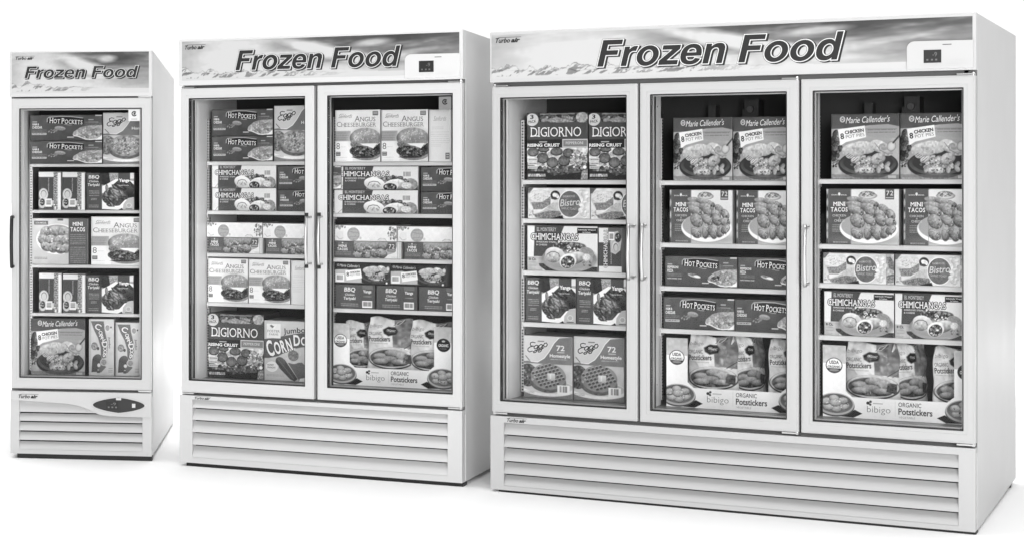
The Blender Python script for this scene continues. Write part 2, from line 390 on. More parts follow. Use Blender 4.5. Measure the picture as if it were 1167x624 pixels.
def art_eggo(kind):
    a = Art(20, 10, 465, 575, .207, .262, .70, seed=8)
    a.rect(20, 10, 465, 575, .72)
    a.poly([(465, 10), (340, 25), (300, 70), (255, 150), (210, 210), (150, 250), (60, 240), (20, 245), (20, 300), (465, 300)], .47, tex=.02, tc=60)
    a.line([(345, 20), (300, 70), (255, 150), (210, 210), (150, 248), (90, 244)], 5, .88)
    E = [[(136, 74), (112, 68), (92, 76), (90, 94), (100, 104), (120, 104), (92, 112), (70, 128), (68, 148), (84, 160), (108, 150)],
         [(162, 98), (146, 94), (128, 106), (124, 122), (134, 130), (150, 122), (163, 100), (158, 132), (142, 160), (124, 166), (118, 156), (134, 146), (172, 128)],
         [(204, 90), (188, 86), (172, 98), (168, 114), (178, 122), (193, 114), (205, 92), (200, 124), (186, 152), (168, 158), (162, 148), (178, 136), (214, 116)],
         [(240, 70), (222, 74), (213, 92), (219, 106), (236, 104), (248, 86), (240, 70)]]
    E = [[(x-8, y) for x, y in q] for q in E]
    for q in E: a.line(q, 17, .84)
    for q in E: a.line(q, 9.5, .22)
    a.rect(150, 52, 210, 62, .35, al=.7)
    if kind == '72':
        a.T('72', 322, 88, 396, 138, .88, off=.02).rect(330, 148, 395, 156, .8, al=.7)
        a.T('Homestyle', 262, 168, 446, 208, .9, off=.025).lines(268, 420, (216,), .75, 6)
    else:
        a.T('Homestyle', 300, 168, 484, 208, .9, off=.025)
    a.rect(20, 262, 465, 575, .72, tex=.03, tc=60)
    a.poly([(20, 480), (140, 520), (465, 480), (465, 575), (20, 575)], .50, tex=.03)
    a.ell(240, 480, 260, 76, .83, tex=.02)
    a.ell(240, 468, 235, 62, .70, up=-.06)
    g = .34 if kind == '72' else .5
    a.ell(60, 370, 90, 105, g, tex=.12, tc=18)
    a.ell(245, 425, 165, 98, .40, tex=.05)
    a.ell(248, 375, 160, 118, .52, tex=.04)
    if kind == '72':
        for i in range(-7, 8):
            for j in range(-6, 7):
                x = 248+i*34+j*18; y = 372+j*26-i*11
                if ((x-248)/142)**2+((y-372)/102)**2 < 1:
                    a.ell(x, y, 13, 11, .33, rot=-18, up=-.12)
                    a.line([(x-16, y-13), (x+2, y-18)], 4, .70, al=.8)
        for i in range(4): a.ell(60-10*i, 290+i*50, 22, 18, .28)
        a.bits(60, 370, 70, 90, 16, 8, 16, .3, .62)
        a.rect(240, 345, 310, 405, .78, .66).rect(262, 350, 275, 395, .88, al=.5)
        a.rect(330, 448, 440, 528, .92)
        for x in (352, 362, 378, 386, 396, 404, 412): a.rect(x, 456, x+6, 512, .38)
    else:
        a.ell(248, 375, 158, 116, .62, tex=.08, tc=22, rim=.1).bits(248, 375, 138, 98, 110, 6, 13, .40, .60, tex=.08).bits(60, 370, 80, 95, 50, 6, 13, .38, .60)
        a.bits(248, 375, 138, 98, 60, 6, 12, .66, .76)
    a.line([(40, 195), (75, 235)], 8, .4).lines(25, 120, (518, 530), .55, 6)
    return a.build(.22, .56, 'waffle_carton', tside=.72)
def art_pizza():
    a = Art(38, 22, 548, 592, .262, .285, .34, seed=12, cell=.0016)
    a.rect(38, 22, 548, 130, .30, tex=.12, tc=14).rect(150, 30, 440, 38, .7, al=.6)
    a.bits(300, 75, 150, 26, 50, 10, 20, .3, .68).poly([(190, 80), (300, 62), (440, 100), (330, 112), (210, 95)], .62, tex=.12, tc=10, al=.8)
    a.ell(500, 66, 48, 46, .62, tex=.12, tc=12)
    a.poly([(38, 118), (160, 100), (300, 108), (440, 104), (548, 112), (548, 250), (38, 250)], .33, tex=.015, tc=50)
    a.ell(82, 80, 54, 54, .74, tex=.02).T('3', 66, 38, 96, 74, .2, off=.03).T('PACK', 52, 84, 118, 108, .2, off=.02, rot=8)
    a.T('DIGIORNO', 68, 146, 494, 226, .93, serif=True, off=-.004).rect(68, 216, 140, 223, .85)
    a.rect(38, 250, 340, 322, .22, tex=.02).T('RISING CRUST', 42, 284, 316, 312, .92, off=.035).rect(142, 266, 210, 275, .8, al=.8)
    a.rect(338, 248, 548, 320, .76).rect(345, 256, 542, 312, .50).T('PEPPERONI', 366, 270, 512, 292, .88, serif=True)
    a.rect(38, 322, 548, 592, .30, tex=.14, tc=16)
    a.ell(260, 330, 320, 205, .36, tex=.1, tc=14, y0=322).ell(255, 320, 300, 175, .78, tex=.12, tc=16, y0=322)
    a.bits(330, 420, 210, 90, 120, 8, 20, .32, .8, tex=.12)
    a.bits(270, 500, 180, 26, 50, 8, 18, .25, .6)
    for x, y, rx, ry in ((172, 405, 48, 42), (254, 442, 46, 42), (352, 428, 46, 42), (290, 350, 48, 32), (180, 332, 44, 20), (385, 362, 40, 36), (90, 352, 46, 36)):
        a.ell(x, y+4, rx+3, ry+3, .18, y0=322).ell(x, y, rx, ry, .44, up=-.06, tex=.07, tc=12, rim=.1, y0=322)
    a.bits(470, 430, 70, 80, 60, 6, 14, .4, .85)
    for y in (408, 442, 474): a.rect(46, y, 128, y+24, .74).lines(54, 122, (y+12,), .3, 8)
    a.poly([(38, 520), (200, 520), (260, 560), (548, 520), (548, 592), (38, 592)], .22, tex=.04)
    a.lines(48, 196, (548, 560), .84, 11, .95).lines(46, 190, (582,), .6, 5)
    a.ell(524, 486, 15, 15, .88).poly([(548, 500), (500, 520), (490, 592), (548, 592)], .55, tex=.15, tc=10)
    return a.build(.22, .24, 'pizza_carton', tside=.40)
def plate(a, cx, cy, rx, ry, tail=True):   # chimichanga plate
    a.ell(cx, cy+8, rx+6, ry+6, .25, al=.5, soft=8)
    a.ell(cx, cy, rx, ry, .52, tex=.03, up=-.1).ell(cx-10, cy-8, rx*.88, ry*.80, .60, up=.05)
def art_chimi():
    a = Art(42, 22, 935, 560, .25, .169, .80, seed=21, cell=.0015)
    a.poly([(138, 22), (515, 22), (440, 200), (420, 390), (125, 390)], .31, tex=.015, tc=60)
    a.rect(42, 395, 240, 560, .66, tex=.03, tc=40)
    a.T('EL MONTEREY', 165, 42, 415, 88, .72, og=.22, out=.02, off=.02, serif=True)
    a.rect(682, 42, 935, 108, .16).T('Individually Wrapped', 695, 56, 912, 78, .8, off=.02).T('for Freshness', 750, 84, 848, 102, .8, off=.02)
    a.T('SHREDDED STEAK', 160, 206, 412, 226, .78, off=.02).T('& CHEESE', 158, 240, 300, 260, .78, off=.02)
    a.T('8 Ct.', 65, 408, 160, 440, .2, off=.03).lines(62, 160, (462, 500, 540), .45, 6)
    a.poly([(190, 475), (300, 470), (430, 520), (935, 500), (935, 560), (280, 560), (200, 505)], .26, tex=.06, tc=14)
    plate(a, 578, 415, 350, 155)
    a.ell(590, 260, 200, 50, .42, tex=.15, tc=14).bits(600, 285, 220, 55, 110, 12, 26, .20, .62, rot=8, tex=.1)
    a.ell(800, 330, 95, 60, .55, rot=15, tex=.05)
    a.ell(400, 370, 130, 92, .72, rot=12, up=.1, tex=.04).line([(286, 408), (300, 362), (345, 334), (400, 332), (445, 352), (462, 388)], 11, .42).ell(372, 404, 92, 56, .66, rot=3, up=.14, tex=.09, tc=24, rim=.12).bits(375, 395, 70, 34, 12, 6, 16, .55, .74)
    a.ell(648, 402, 138, 74, .66, rot=-14, up=.20, tex=.09, tc=26, rim=.1).ell(565, 440, 108, 88, .78, rot=-20, up=.08, tex=.05).ell(562, 452, 88, 72, .26, rot=-20, tex=.16, tc=14)
    a.bits(562, 455, 72, 62, 34, 9, 20, .2, .75)
    a.ell(588, 446, 18, 12, .82).ell(510, 486, 18, 11, .76).line([(470, 400), (520, 372), (600, 356), (660, 372)], 5, .86)
    a.ell(798, 388, 56, 46, .80, tex=.08, rim=.2).bits(820, 460, 70, 30, 16, 8, 15, .3, .65).bits(640, 300, 90, 40, 14, 8, 13, .75, .88)
    a.T('CHIMICHANGAS', 92, 112, 692, 192, .90, og=.14, out=.085, off=.012, serif=True)
    return a.build(.18, .45, 'chimichanga_carton', tside=.78)
def art_chimi_long():
    a = Art(125, 58, 690, 218, .385, .106, .80, seed=23)
    a.rect(125, 58, 180, 218, .80).line([(150, 218), (180, 190)], 2, .4)
    a.poly([(183, 58), (390, 58), (372, 130), (340, 218), (180, 218)], .33, tex=.015, tc=30)
    a.T('EL MONTEREY', 198, 62, 335, 80, .75, og=.22, out=.02, off=.02, serif=True)
    a.T('SHREDDED STEAK', 196, 134, 335, 145, .75, off=.02).T('& CHEESE', 196, 151, 272, 161, .75, off=.02)
    for x in (592, 600, 610, 618, 626, 634): a.rect(x, 95, x+4, 126, .35)
    a.poly([(340, 218), (380, 140), (500, 125), (640, 150), (690, 190), (690, 218)], .42, tex=.15, tc=8)
    a.ell(640, 180, 46, 40, .56, tex=.08).bits(540, 160, 90, 35, 90, 6, 13, .2, .65)
    a.ell(398, 178, 72, 44, .78, rot=10, up=.12).line([(352, 190), (362, 168), (390, 160), (420, 164), (436, 182)], 5, .42).bits(398, 188, 34, 16, 8, 4, 9, .58, .74)
    a.ell(530, 182, 72, 36, .70, rot=-10, up=.2, tex=.08).ell(505, 192, 56, 34, .80, rot=-12).ell(502, 200, 46, 27, .28, tex=.16, tc=8).bits(500, 200, 36, 20, 20, 5, 9, .2, .8)
    a.ell(612, 188, 34, 22, .75, tex=.08)
    a.T('CHIMICHANGAS', 155, 92, 495, 126, .90, og=.14, out=.10, off=.012, serif=True)
    return a.build(.16, .62, 'chimichanga_carton', tside=.78)
def art_chimi_up(alt):
    # carton standing on end: the words run up the side
    if alt: a = Art(45, 90, 290, 530, .095, .182, .72, seed=25)
    else: a = Art(45, 90, 290, 530, .109, .180, .72, seed=26)
    if alt:
        a.rect(45, 90, 145, 235, .80).rect(45, 235, 290, 470, .31).rect(145, 90, 290, 235, .40, tex=.04).rect(45, 470, 290, 530, .78)
        a.poly([(170, 225), (175, 330), (225, 352), (275, 310), (290, 200), (250, 120), (210, 130)], .70)
        a.ell(225, 270, 42, 62, .80, rim=.2).ell(228, 280, 26, 40, .45).ell(230, 285, 20, 34, .72)
        a.ell(250, 185, 34, 48, .24, tex=.14, tc=8).bits(250, 185, 28, 40, 18, 6, 11, .2, .8)
        a.bar(152, 130, 212, 212, True)
        a.T('CHIMICHANGAS', -80, 280, 320, 318, .85, og=.2, out=.06, off=.012, serif=True, rot=90)
        a.T('SHREDDED STEAK & CHEESE', 100, 370, 260, 380, .7, off=.01, rot=90)
    else:
        a.rect(45, 90, 290, 150, .80).rect(45, 150, 215, 420, .32, tex=.02).rect(210, 90, 290, 400, .55).rect(215, 400, 290, 530, .86).rect(45, 480, 215, 530, .35, tex=.1)
        for i, g in enumerate((.6, .78, .88, .80)): a.rect(232+i*15, 100, 247+i*15, 520, g)
        a.ell(98, 350, 52, 70, .80, rim=.15).ell(100, 345, 32, 44, .48).ell(100, 350, 26, 38, .72)
        a.ell(85, 450, 42, 60, .72).ell(85, 440, 28, 42, .28, tex=.14, tc=8).bits(85, 440, 22, 34, 16, 5, 10, .2, .8)
        a.rect(118, 400, 190, 495, .82)
        for y in (418, 430, 440, 452, 462): a.rect(130, y, 180, y+6, .35)
        a.T('CHIMICHANGAS', 30, 290, 430, 336, .20, og=.80, out=.05, off=.02, serif=True, rot=90)
        a.T('SHREDDED STEAK', 80, 232, 230, 244, .7, off=.01, rot=90)
    return a.build(.24, .60, 'chimichanga_carton', tside=.80)
def art_teriyaki():
    a = Art(45, 38, 680, 590, .214, .190, .36, seed=31, cell=.0015)
    a.rect(45, 38, 255, 590, .37, .33, tex=.015, tc=60)
    a.T('BBQ', 78, 74, 220, 132, .92, off=.015, shear=.1).T('Chicken', 85, 150, 210, 178, .88, off=.01, shear=.1).T('Teriyaki', 68, 195, 224, 248, .92, off=.015, shear=.1)
    a.lines(85, 220, (308, 328, 350, 378), .7, 10).lines(110, 190, (420, 438), .7, 10).lines(80, 215, (520, 546), .65, 12)
    a.rect(255, 38, 680, 590, .62, tex=.03)
    a.ell(290, 120, 90, 100, .24, tex=.05, tc=30).poly([(350, 60), (470, 60), (460, 150), (370, 200)], .58, tex=.14, tc=9)
    a.poly([(258, 240), (330, 200), (440, 130), (520, 140), (680, 160), (680, 590), (258, 590)], .86, tex=.02)
    a.rect(470, 38, 628, 150, .33).rect(628, 38, 680, 125, .80)
    a.poly([(400, 215), (470, 150), (628, 160), (680, 220), (680, 400), (560, 420)], .26, tex=.1, tc=18)
    a.ell(430, 400, 175, 130, .30, tex=.10, tc=16)
    for _ in range(34):
        x = 430+a.r.randn()*85; y = 370+a.r.randn()*62
        if abs(x-430) < 165: 
            rt = a.r.rand()*100-10; a.ell(x, y, 62, 20, .32+.26*a.r.rand(), rot=rt, up=.12, rim=.14, tex=.08, tc=9); a.line([(x-26*math.cos(math.radians(rt)), y-8-26*math.sin(math.radians(rt))), (x+20*math.cos(math.radians(rt)), y-10+20*math.sin(math.radians(rt)))], 5, .74, al=.7)
    for x in (600, 630, 655): a.ell(x, 330, 18, 70, .22, up=.1, rot=-10)
    a.T('Yangs', 480, 125, 614, 190, .92, off=.03).T('BRAND FROZEN', 484, 218, 610, 232, .8, off=.01)
    a.poly([(255, 590), (265, 490), (330, 540), (470, 545), (560, 440), (680, 400), (680, 590)], .84)
    a.poly([(255, 590), (255, 575), (480, 590)], .2).poly([(470, 590), (520, 560), (540, 590)], .15)
    a.poly([(530, 590), (540, 500), (600, 415), (680, 405), (680, 590)], .66).ell(612, 520, 34, 34, .80).ell(612, 520, 28, 28, .62).rect(568, 568, 655, 578, .3)
    return a.build(.2, .34, 'teriyaki_carton', tside=.45)
def art_teriyaki_end():
    a = Art(130, 315, 400, 478, .186, .109, .36, seed=33)
    a.rect(130, 315, 400, 478, .37, .34, tex=.02, tc=40)
    a.T('BBQ', 192, 335, 268, 368, .90, off=.015, shear=.1).T('Chicken', 198, 376, 262, 391, .86, off=.01, shear=.1).T('Teriyaki', 188, 398, 270, 424, .9, off=.015, shear=.1)
    a.lines(170, 288, (446, 458), .68, 6).T('Yangs', 320, 350, 376, 376, .9, off=.03).lines(322, 376, (394,), .7, 5).rect(315, 318, 385, 345, .44)
    a.bar(314, 423, 381, 470)
    a.rect(318, 430, 378, 462, .5, al=.45)
    return a.build(.22, .36, 'teriyaki_carton', tside=.42)
def tacofood(a, x0, x1, y0, y1, cx, cy, rx, ry, seed):
    pass
def art_tacos():
    a = Art(30, 45, 775, 592, .25, .213, .79, seed=41, cell=.0015)
    a.rect(30, 45, 52, 592, .30)
    for y in (60, 180, 300, 420, 500): a.ell(40, y, 9, 40, .66, tex=.1)
    a.rect(52, 45, 285, 592, .36, .34, tex=.015, tc=60)
    a.ell(165, 95, 12, 16, .8).T('DON', 85, 98, 146, 110, .8, off=.02).T('MIGUEL', 182, 98, 245, 110, .8, off=.02)
    a.T('MINI', 102, 172, 230, 214, .92, serif=True, off=.02).T('TACOS', 78, 226, 252, 270, .92, serif=True, off=.02)
    a.T('CHICKEN', 95, 297, 235, 318, .78, serif=True).T('&', 160, 326, 176, 340, .78).T('CHEESE', 112, 348, 222, 370, .78, serif=True)
    a.lines(92, 248, (402, 422, 445, 464), .68, 8).lines(100, 250, (572,), .65, 14)
    a.rect(285, 45, 775, 592, .80, .74, tex=.015, tc=60)
    a.ell(480, 545, 320, 40, .5, al=.6, soft=10)
    a.ell(470, 430, 300, 148, .84, up=-.04).ell(455, 410, 270, 125, .60)
    a.ell(460, 110, 95, 34, .78, rim=.3).ell(455, 92, 78, 28, .5, tex=.14, tc=10).bits(450, 95, 70, 24, 26, 7, 14, .35, .85)
    def taco(x, y, rx, ry, rt): 
        a.ell(x+4, y+7, rx+2, ry+3, .30, rot=rt, al=.8).ell(x, y, rx, ry, .56, rot=rt, up=.16, tex=.08, tc=12, rim=.12)
        c = math.cos(math.radians(rt)); sn = math.sin(math.radians(rt))
        a.bits(x+rx*.7*c, y+rx*.7*sn, 12, ry*.8, 9, 5, 10, .3, .78)
    for x, y, rx, ry, rt in ((330, 150, 90, 32, 6), (440, 165, 90, 30, 12), (520, 190, 50, 30, 10), (330, 200, 100, 34, 8), (470, 225, 85, 44, 10), (620, 240, 60, 40, 40), (330, 250, 90, 44, 20), (480, 262, 70, 42, 40), (690, 290, 55, 40, 60), (580, 290, 60, 42, 20),
                              (350, 355, 78, 62, 35), (475, 345, 75, 42, 35), (590, 350, 60, 48, 40), (690, 370, 55, 42, 10), (345, 478, 66, 50, 35), (460, 465, 42, 74, 8), (545, 455, 52, 62, 50), (560, 480, 44, 60, 10), (640, 465, 40, 68, 40), (690, 440, 36, 56, 55)):
        taco(x, y, rx, ry, rt)
    a.rect(285, 45, 290, 592, .5)
    a.rect(636, 45, 728, 146, .36).T('72', 650, 60, 718, 108, .86, serif=True, off=.01).rect(642, 125, 722, 134, .8, al=.8)
    return a.build(.2, .70, 'taco_carton', tside=.75)
def art_tacos_back():
    a = Art(155, 350, 533, 640, .268, .218, .76, seed=43)
    a.rect(155, 350, 405, 640, .76, .70, tex=.02, tc=40)
    a.rect(170, 366, 265, 390, .40).T('DON MIGUEL', 180, 372, 255, 384, .85, off=.02).rect(330, 352, 368, 364, .4)
    a.ell(330, 480, 145, 96, .86, up=-.03).ell(326, 470, 124, 80, .60)
    for x, y, rx, ry, rt in ((250, 430, 40, 30, -20), (320, 430, 48, 34, 0), (375, 440, 44, 36, 20), (230, 480, 36, 30, 10), (285, 480, 40, 26, 0), (345, 490, 44, 34, -10), (385, 485, 30, 34, 10), (250, 525, 38, 26, 20), (300, 530, 36, 30, -20), (345, 540, 36, 26, 10), (385, 535, 34, 26, -20)):
        a.ell(x+3, y+5, rx, ry+2, .32, rot=rt, al=.7).ell(x, y, rx, ry, .60, rot=rt, up=.16, tex=.1, tc=9, rim=.1)
    a.bits(300, 480, 110, 70, 30, 4, 8, .35, .85)
    a.lines(170, 260, (596, 604), .4, 4)
    a.rect(405, 350, 533, 640, .38, .36).T('MINI', 432, 372, 502, 396, .92, serif=True, off=.03).T('TACOS', 418, 405, 516, 432, .92, serif=True, off=.03)
    a.lines(416, 520, (452, 464, 476, 488, 500, 510, 532, 544, 556, 568, 580, 592, 604, 616, 626), .62, 5)
    return a.build(.2, .70, 'taco_carton', tside=.75)
def art_tacos_flat():
    a = Art(125, 30, 590, 148, .30, .076, .74, seed=45)
    a.rect(125, 30, 262, 148, .37).ell(180, 42, 5, 6, .8).lines(150, 215, (45,), .7, 4)
    a.T('MINI', 152, 55, 210, 73, .92, serif=True, off=.03).T('TACOS', 143, 77, 216, 96, .92, serif=True, off=.03).lines(130, 240, (106, 116, 124), .65, 4)
    a.rect(262, 30, 590, 148, .60, tex=.05, tc=14)
    for x, y, rx, ry, rt in ((290, 72, 34, 36, 50), (345, 62, 42, 24, 5), (405, 60, 40, 26, -5), (460, 58, 34, 28, 5), (285, 128, 34, 22, 10), (345, 118, 32, 34, 60), (405, 110, 34, 28, 20), (450, 110, 40, 30, 10), (320, 90, 30, 24, 30)):
        a.ell(x+3, y+5, rx, ry+2, .28, rot=rt, al=.8).ell(x, y, rx, ry, .54, rot=rt, up=.16, tex=.08, tc=8, rim=.12)
    a.bits(380, 100, 110, 36, 36, 3, 7, .3, .8)
    a.poly([(470, 148), (500, 120), (545, 105), (560, 60), (560, 30), (590, 30), (590, 148)], .80).lines(520, 570, (138,), .5, 4)
    a.rect(495, 34, 552, 98, .37).T('72', 504, 46, 544, 78, .88, serif=True).rect(500, 84, 548, 92, .7, al=.8)
    for x in (562, 574, 584): a.rect(x, 34, x+5, 148, .62)
    return a.build(.2, .66, 'taco_carton', tside=.74)
def art_burger():
    a = Art(32, 48, 510, 592, .205, .226, .82, seed=51, cell=.0014)
    a.rect(32, 48, 510, 592, .83, .80, tex=.01, tc=60).rect(32, 48, 50, 592, .76, al=.6)
    a.T('Sanfords', 72, 92, 215, 132, .55, shear=.4, off=-.005).line([(70, 128), (110, 112), (160, 120), (210, 98)], 3, .6).rect(88, 88, 130, 96, .6, al=.6)
    a.rect(432, 64, 490, 108, .42).rect(438, 74, 484, 80, .7).rect(438, 88, 484, 94, .7)
    a.T('ANGUS', 240, 112, 462, 170, .30, serif=True, caps=True, off=-.006)
    a.T('CHEESEBURGER', 50, 172, 470, 225, .36, serif=True, caps=True, off=-.008)
    a.rect(32, 268, 200, 376, .60, tex=.02).lines(36, 180, (290, 315, 340, 358), .42, 4)
    a.rect(32, 376, 220, 590, .85).T('8', 46, 394, 84, 460, .38, serif=True, off=-.005).lines(92, 150, (436,), .6, 4)
    a.rect(42, 488, 90, 530, .40).rect(48, 495, 84, 500, .75).rect(48, 512, 84, 517, .75).lines(45, 160, (546, 576), .55, 3)
    a.ell(360, 360, 190, 150, .72, soft=10, al=.5)
    a.ell(365, 520, 150, 58, .58, up=.1, tex=.05)          # lower bun
    a.ell(358, 478, 170, 72, .30, tex=.18, tc=12).bits(350, 478, 150, 45, 90, 8, 18, .18, .58, tex=.12)
    a.bits(360, 424, 150, 22, 26, 9, 18, .3, .66)
    a.ell(355, 345, 165, 108, .56, up=.12, side=-.03, tex=.07, tc=22, rim=.10, y1=402).ell(350, 385, 150, 44, .54, tex=.05)
    a.bits(345, 325, 120, 60, 46, 4, 8, .72, .82, tex=0, rim=0).ell(400, 350, 70, 46, .48, al=.45, soft=8).ell(260, 330, 50, 40, .74, al=.4, soft=8)
    a.poly([(300, 402), (480, 400), (440, 455), (380, 430), (330, 420)], .84)
    a.poly([(430, 470), (500, 400), (510, 400), (510, 460), (470, 480)], .22, tex=.1)
    a.poly([(195, 400), (240, 380), (300, 410), (250, 430), (200, 425)], .45, tex=.15, tc=8)
    a.ell(330, 545, 110, 9, .22, tex=.1).lines(440, 490, (580,), .6, 4)
    return a.build(.2, .76, 'burger_carton', tside=.82)
def art_burger_side():
    a = Art(768, 208, 915, 565, .095, .228, .80, seed=53)
    a.rect(768, 208, 915, 565, .80, .77).rect(768, 208, 780, 565, .72, al=.5)
    a.T('Sanfords', 800, 252, 886, 285, .58, shear=.4, off=-.005).lines(788, 870, (328, 340), .62, 3)
    a.lines(782, 905, (362, 378, 392, 408, 422, 436), .62, 2.4).lines(782, 850, (450, 460), .62, 2.4).rect(880, 505, 908, 550, .45).rect(885, 515, 903, 520, .75).rect(885, 532, 903, 537, .75)
    return a.build(.2, .76, 'burger_carton', tside=.82)
def art_bread(wide=False):
    X1 = 1228 if wide else 1100
    a = Art(50, 62, X1, 562, .255*(X1-50)/1050, .125, .72, seed=61)
    if wide: a.rect(1100, 62, X1, 562, .66, tex=.10, tc=30).poly([(1110, 120), (1170, 100), (1228, 200), (1228, 330), (1150, 300)], .45, tex=.1, tc=16).poly([(1105, 420), (1228, 380), (1228, 520), (1120, 540)], .50, tex=.12, tc=16).rect(1098, 62, 1104, 562, .35)
    a.rect(50, 62, 1100, 562, .76, tex=.05, tc=90).poly([(50, 62), (150, 62), (80, 150), (50, 150)], .4)
    a.poly([(60, 170), (150, 100), (420, 110), (450, 200), (440, 330), (300, 410), (150, 410), (100, 330), (60, 260)], .70, tex=.05, tc=22)
    a.ell(260, 200, 190, 95, .76, tex=.05, tc=16).bits(300, 210, 150, 60, 30, 5, 9, .55, .62, tex=0, rim=0)
    a.poly([(110, 300), (300, 290), (440, 200), (440, 330), (300, 410), (150, 415)], .50, tex=.10, tc=14)
    a.ell(520, 180, 80, 75, .25, tex=.1).ell(530, 190, 62, 40, .82, rot=30, tex=.1, tc=20).ell(500, 230, 50, 20, .3)
    a.poly([(150, 490), (300, 440), (480, 300), (620, 300), (660, 420), (600, 520), (350, 562), (200, 550)], .66, tex=.06, tc=22)
    a.poly([(150, 500), (420, 430), (640, 440), (600, 540), (350, 562), (190, 550)], .46, tex=.12, tc=14)
    a.poly([(430, 562), (640, 505), (660, 562)], .15).bits(110, 470, 50, 80, 20, 8, 16, .5, .85)
    a.bits(1000, 300, 90, 230, 40, 20, 44, .72, .84, tex=.02, rim=.05)
    a.ell(766, 322, 196, 222, .90).ell(766, 322, 185, 210, .42, tex=.05, tc=40)
    a.bits(950, 390, 30, 70, 6, 28, 40, .78, .82, tex=.01, rim=0)
    a.T('FARMHOUSE', 655, 180, 850, 215, .68, off=.01, rot=3).T('Bistro', 598, 238, 935, 350, .78, og=.36, out=.02, off=.012, shear=.25, rot=5).T('GARLIC TOAST', 625, 378, 880, 412, .68, off=.01, rot=-3)
    a.lines(960, 1040, (370, 385, 400, 415), .55, 5).lines(100, 250, (540,), .8, 6)
    return a.build(.2, .55, 'bread_carton', tside=.72)
def art_flower():
    a = Art(125, 455, 590, 555, .28, .069, .82, seed=63)
    a.rect(125, 455, 590, 555, .84, .82, tex=.015, tc=20)
    a.ell(165, 520, 26, 24, .86).ell(165, 520, 27, 25, .72, al=.4).line([(140, 525), (160, 545), (190, 538)], 2, .5)
    a.bits(165, 468, 40, 11, 26, 2.5, 6, .35, .7, asp=.4)
    a.ell(268, 512, 47, 43, .60, tex=.03).T('FARMHOUSE', 242, 486, 294, 494, .75).T('Bistro', 232, 500, 304, 524, .74, shear=.25).T('TOAST', 250, 530, 288, 538, .75)
    a.ell(320, 536, 9, 9, .72).line([(450, 548), (470, 535), (505, 540), (515, 555)], 2.5, .5).ell(480, 548, 22, 12, .78)
    a.bits(560, 500, 36, 44, 60, 3, 7.5, .34, .70, asp=.4).line([(575, 555), (560, 500), (530, 475)], 1.6, .35).line([(560, 510), (590, 480)], 1.6, .35)
    return a.build(.22, .78, 'bread_carton', tside=.82)
def potpie(a, cx, cy, k):
    """bowl, pastry and filling; k = scale"""
    E = lambda x, y, rx, ry, g, **q: a.ell(cx+x*k, cy+y*k, rx*k, ry*k, g, **q)
    E(0, 40, 270, 125, .20, up=-.04); E(0, 25, 258, 108, .30, up=-.08, tex=.02); E(0, 20, 225, 88, .24)
    for _ in range(36):
        x = a.r.randn()*80; y = 40+a.r.randn()*38
        if abs(x) < 180 and y < 105: E(x, y, 34, 22, .50+.25*a.r.rand(), rot=a.r.rand()*180, up=.12, tex=.07, tc=8*k, rim=.16)
    E(14, 92, 46, 28, .72, up=.14, tex=.08, rim=.15); E(-110, -10, 50, 34, .74, rot=-30, up=.1, rim=.2); E(90, -10, 70, 50, .66, rot=-20, up=.12, tex=.08, rim=.2)
    a.bits(cx+10*k, cy+40*k, 170*k, 60*k, 40, 6*k, 13*k, .30, .85)
    E(-120, -90, 120, 62, .72, rot=-5, up=.08, tex=.06, tc=14*k, rim=.08); E(-40, -110, 110, 56, .68, rot=4, up=.08, tex=.09, tc=14*k)
    E(-165, -50, 40, 36, .66, tex=.05)
    for i in range(6): a.line([(cx+(-200+i*16)*k, cy+(-40+i*9)*k), (cx+(-172+i*16)*k, cy+(-58+i*8)*k)], 5*k, .40)
    E(100, -120, 86, 52, .76, rot=20, up=.1, tex=.08, tc=14*k, rim=.12); E(160, -90, 70, 50, .62, rot=30, tex=.1, tc=12*k)
    a.line([(cx+60*k, cy-150*k), (cx+110*k, cy-85*k), (cx+180*k, cy-50*k)], 5*k, .45)
    E(210, -120, 40, 46, .76, rot=30, rim=.3)
    a.line([(cx+225*k, cy-150*k), (cx+285*k, cy-215*k)], 15*k, .32)
def art_potpie():
    a = Art(45, 35, 660, 605, .238, .250, .60, seed=71, cell=.0015)
    a.rect(45, 35, 660, 605, .62, .58, tex=.03, tc=60)
    a.bits(80, 340, 50, 170, 40, 14, 34, .15, .50, tex=.1).rect(45, 480, 140, 605, .62, tex=.05, tc=30).bits(80, 470, 34, 30, 14, 8, 14, .15, .75)
    a.poly([(560, 300), (640, 200), (660, 190), (660, 605), (600, 605)], .66, tex=.02)
    a.ell(560, 190, 230, 60, .60).rect(300, 165, 640, 172, .44, al=.5)
    a.lines(376, 625, (176, 198), .40, 7)
    potpie(a, 380, 440, 1.)
    a.rect(45, 565, 660, 605, .44, tex=.05, tc=20, al=.6)
    a.poly([(45, 35), (660, 35), (660, 148), (560, 128), (400, 135), (200, 160), (45, 165)], .35, tex=.015, tc=60)
    a.ell(148, 82, 24, 26, .78).ell(148, 82, 17, 19, .40).line([(132, 90), (164, 74)], 4, .78).line([(134, 72), (162, 94)], 4, .78)
    a.T("Marie Callender's", 176, 56, 576, 112, .90, off=0, shear=.35, rot=2)
    a.poly([(106, 170), (350, 138), (362, 240), (180, 282), (150, 300), (128, 312)], .87)
    a.T('8', 128, 204, 162, 256, .2, off=.025, rot=6).T('CHICKEN', 168, 172, 342, 204, .2, off=.04, rot=8).T('POT PIES', 178, 212, 348, 240, .28, off=-.005, rot=8)
    a.lines(60, 220, (598,), .7, 6).lines(240, 500, (599,), .65, 7).rect(560, 575, 630, 600, .75, al=.7)
    return a.build(.22, .22, 'pot_pie_carton', tside=.34)
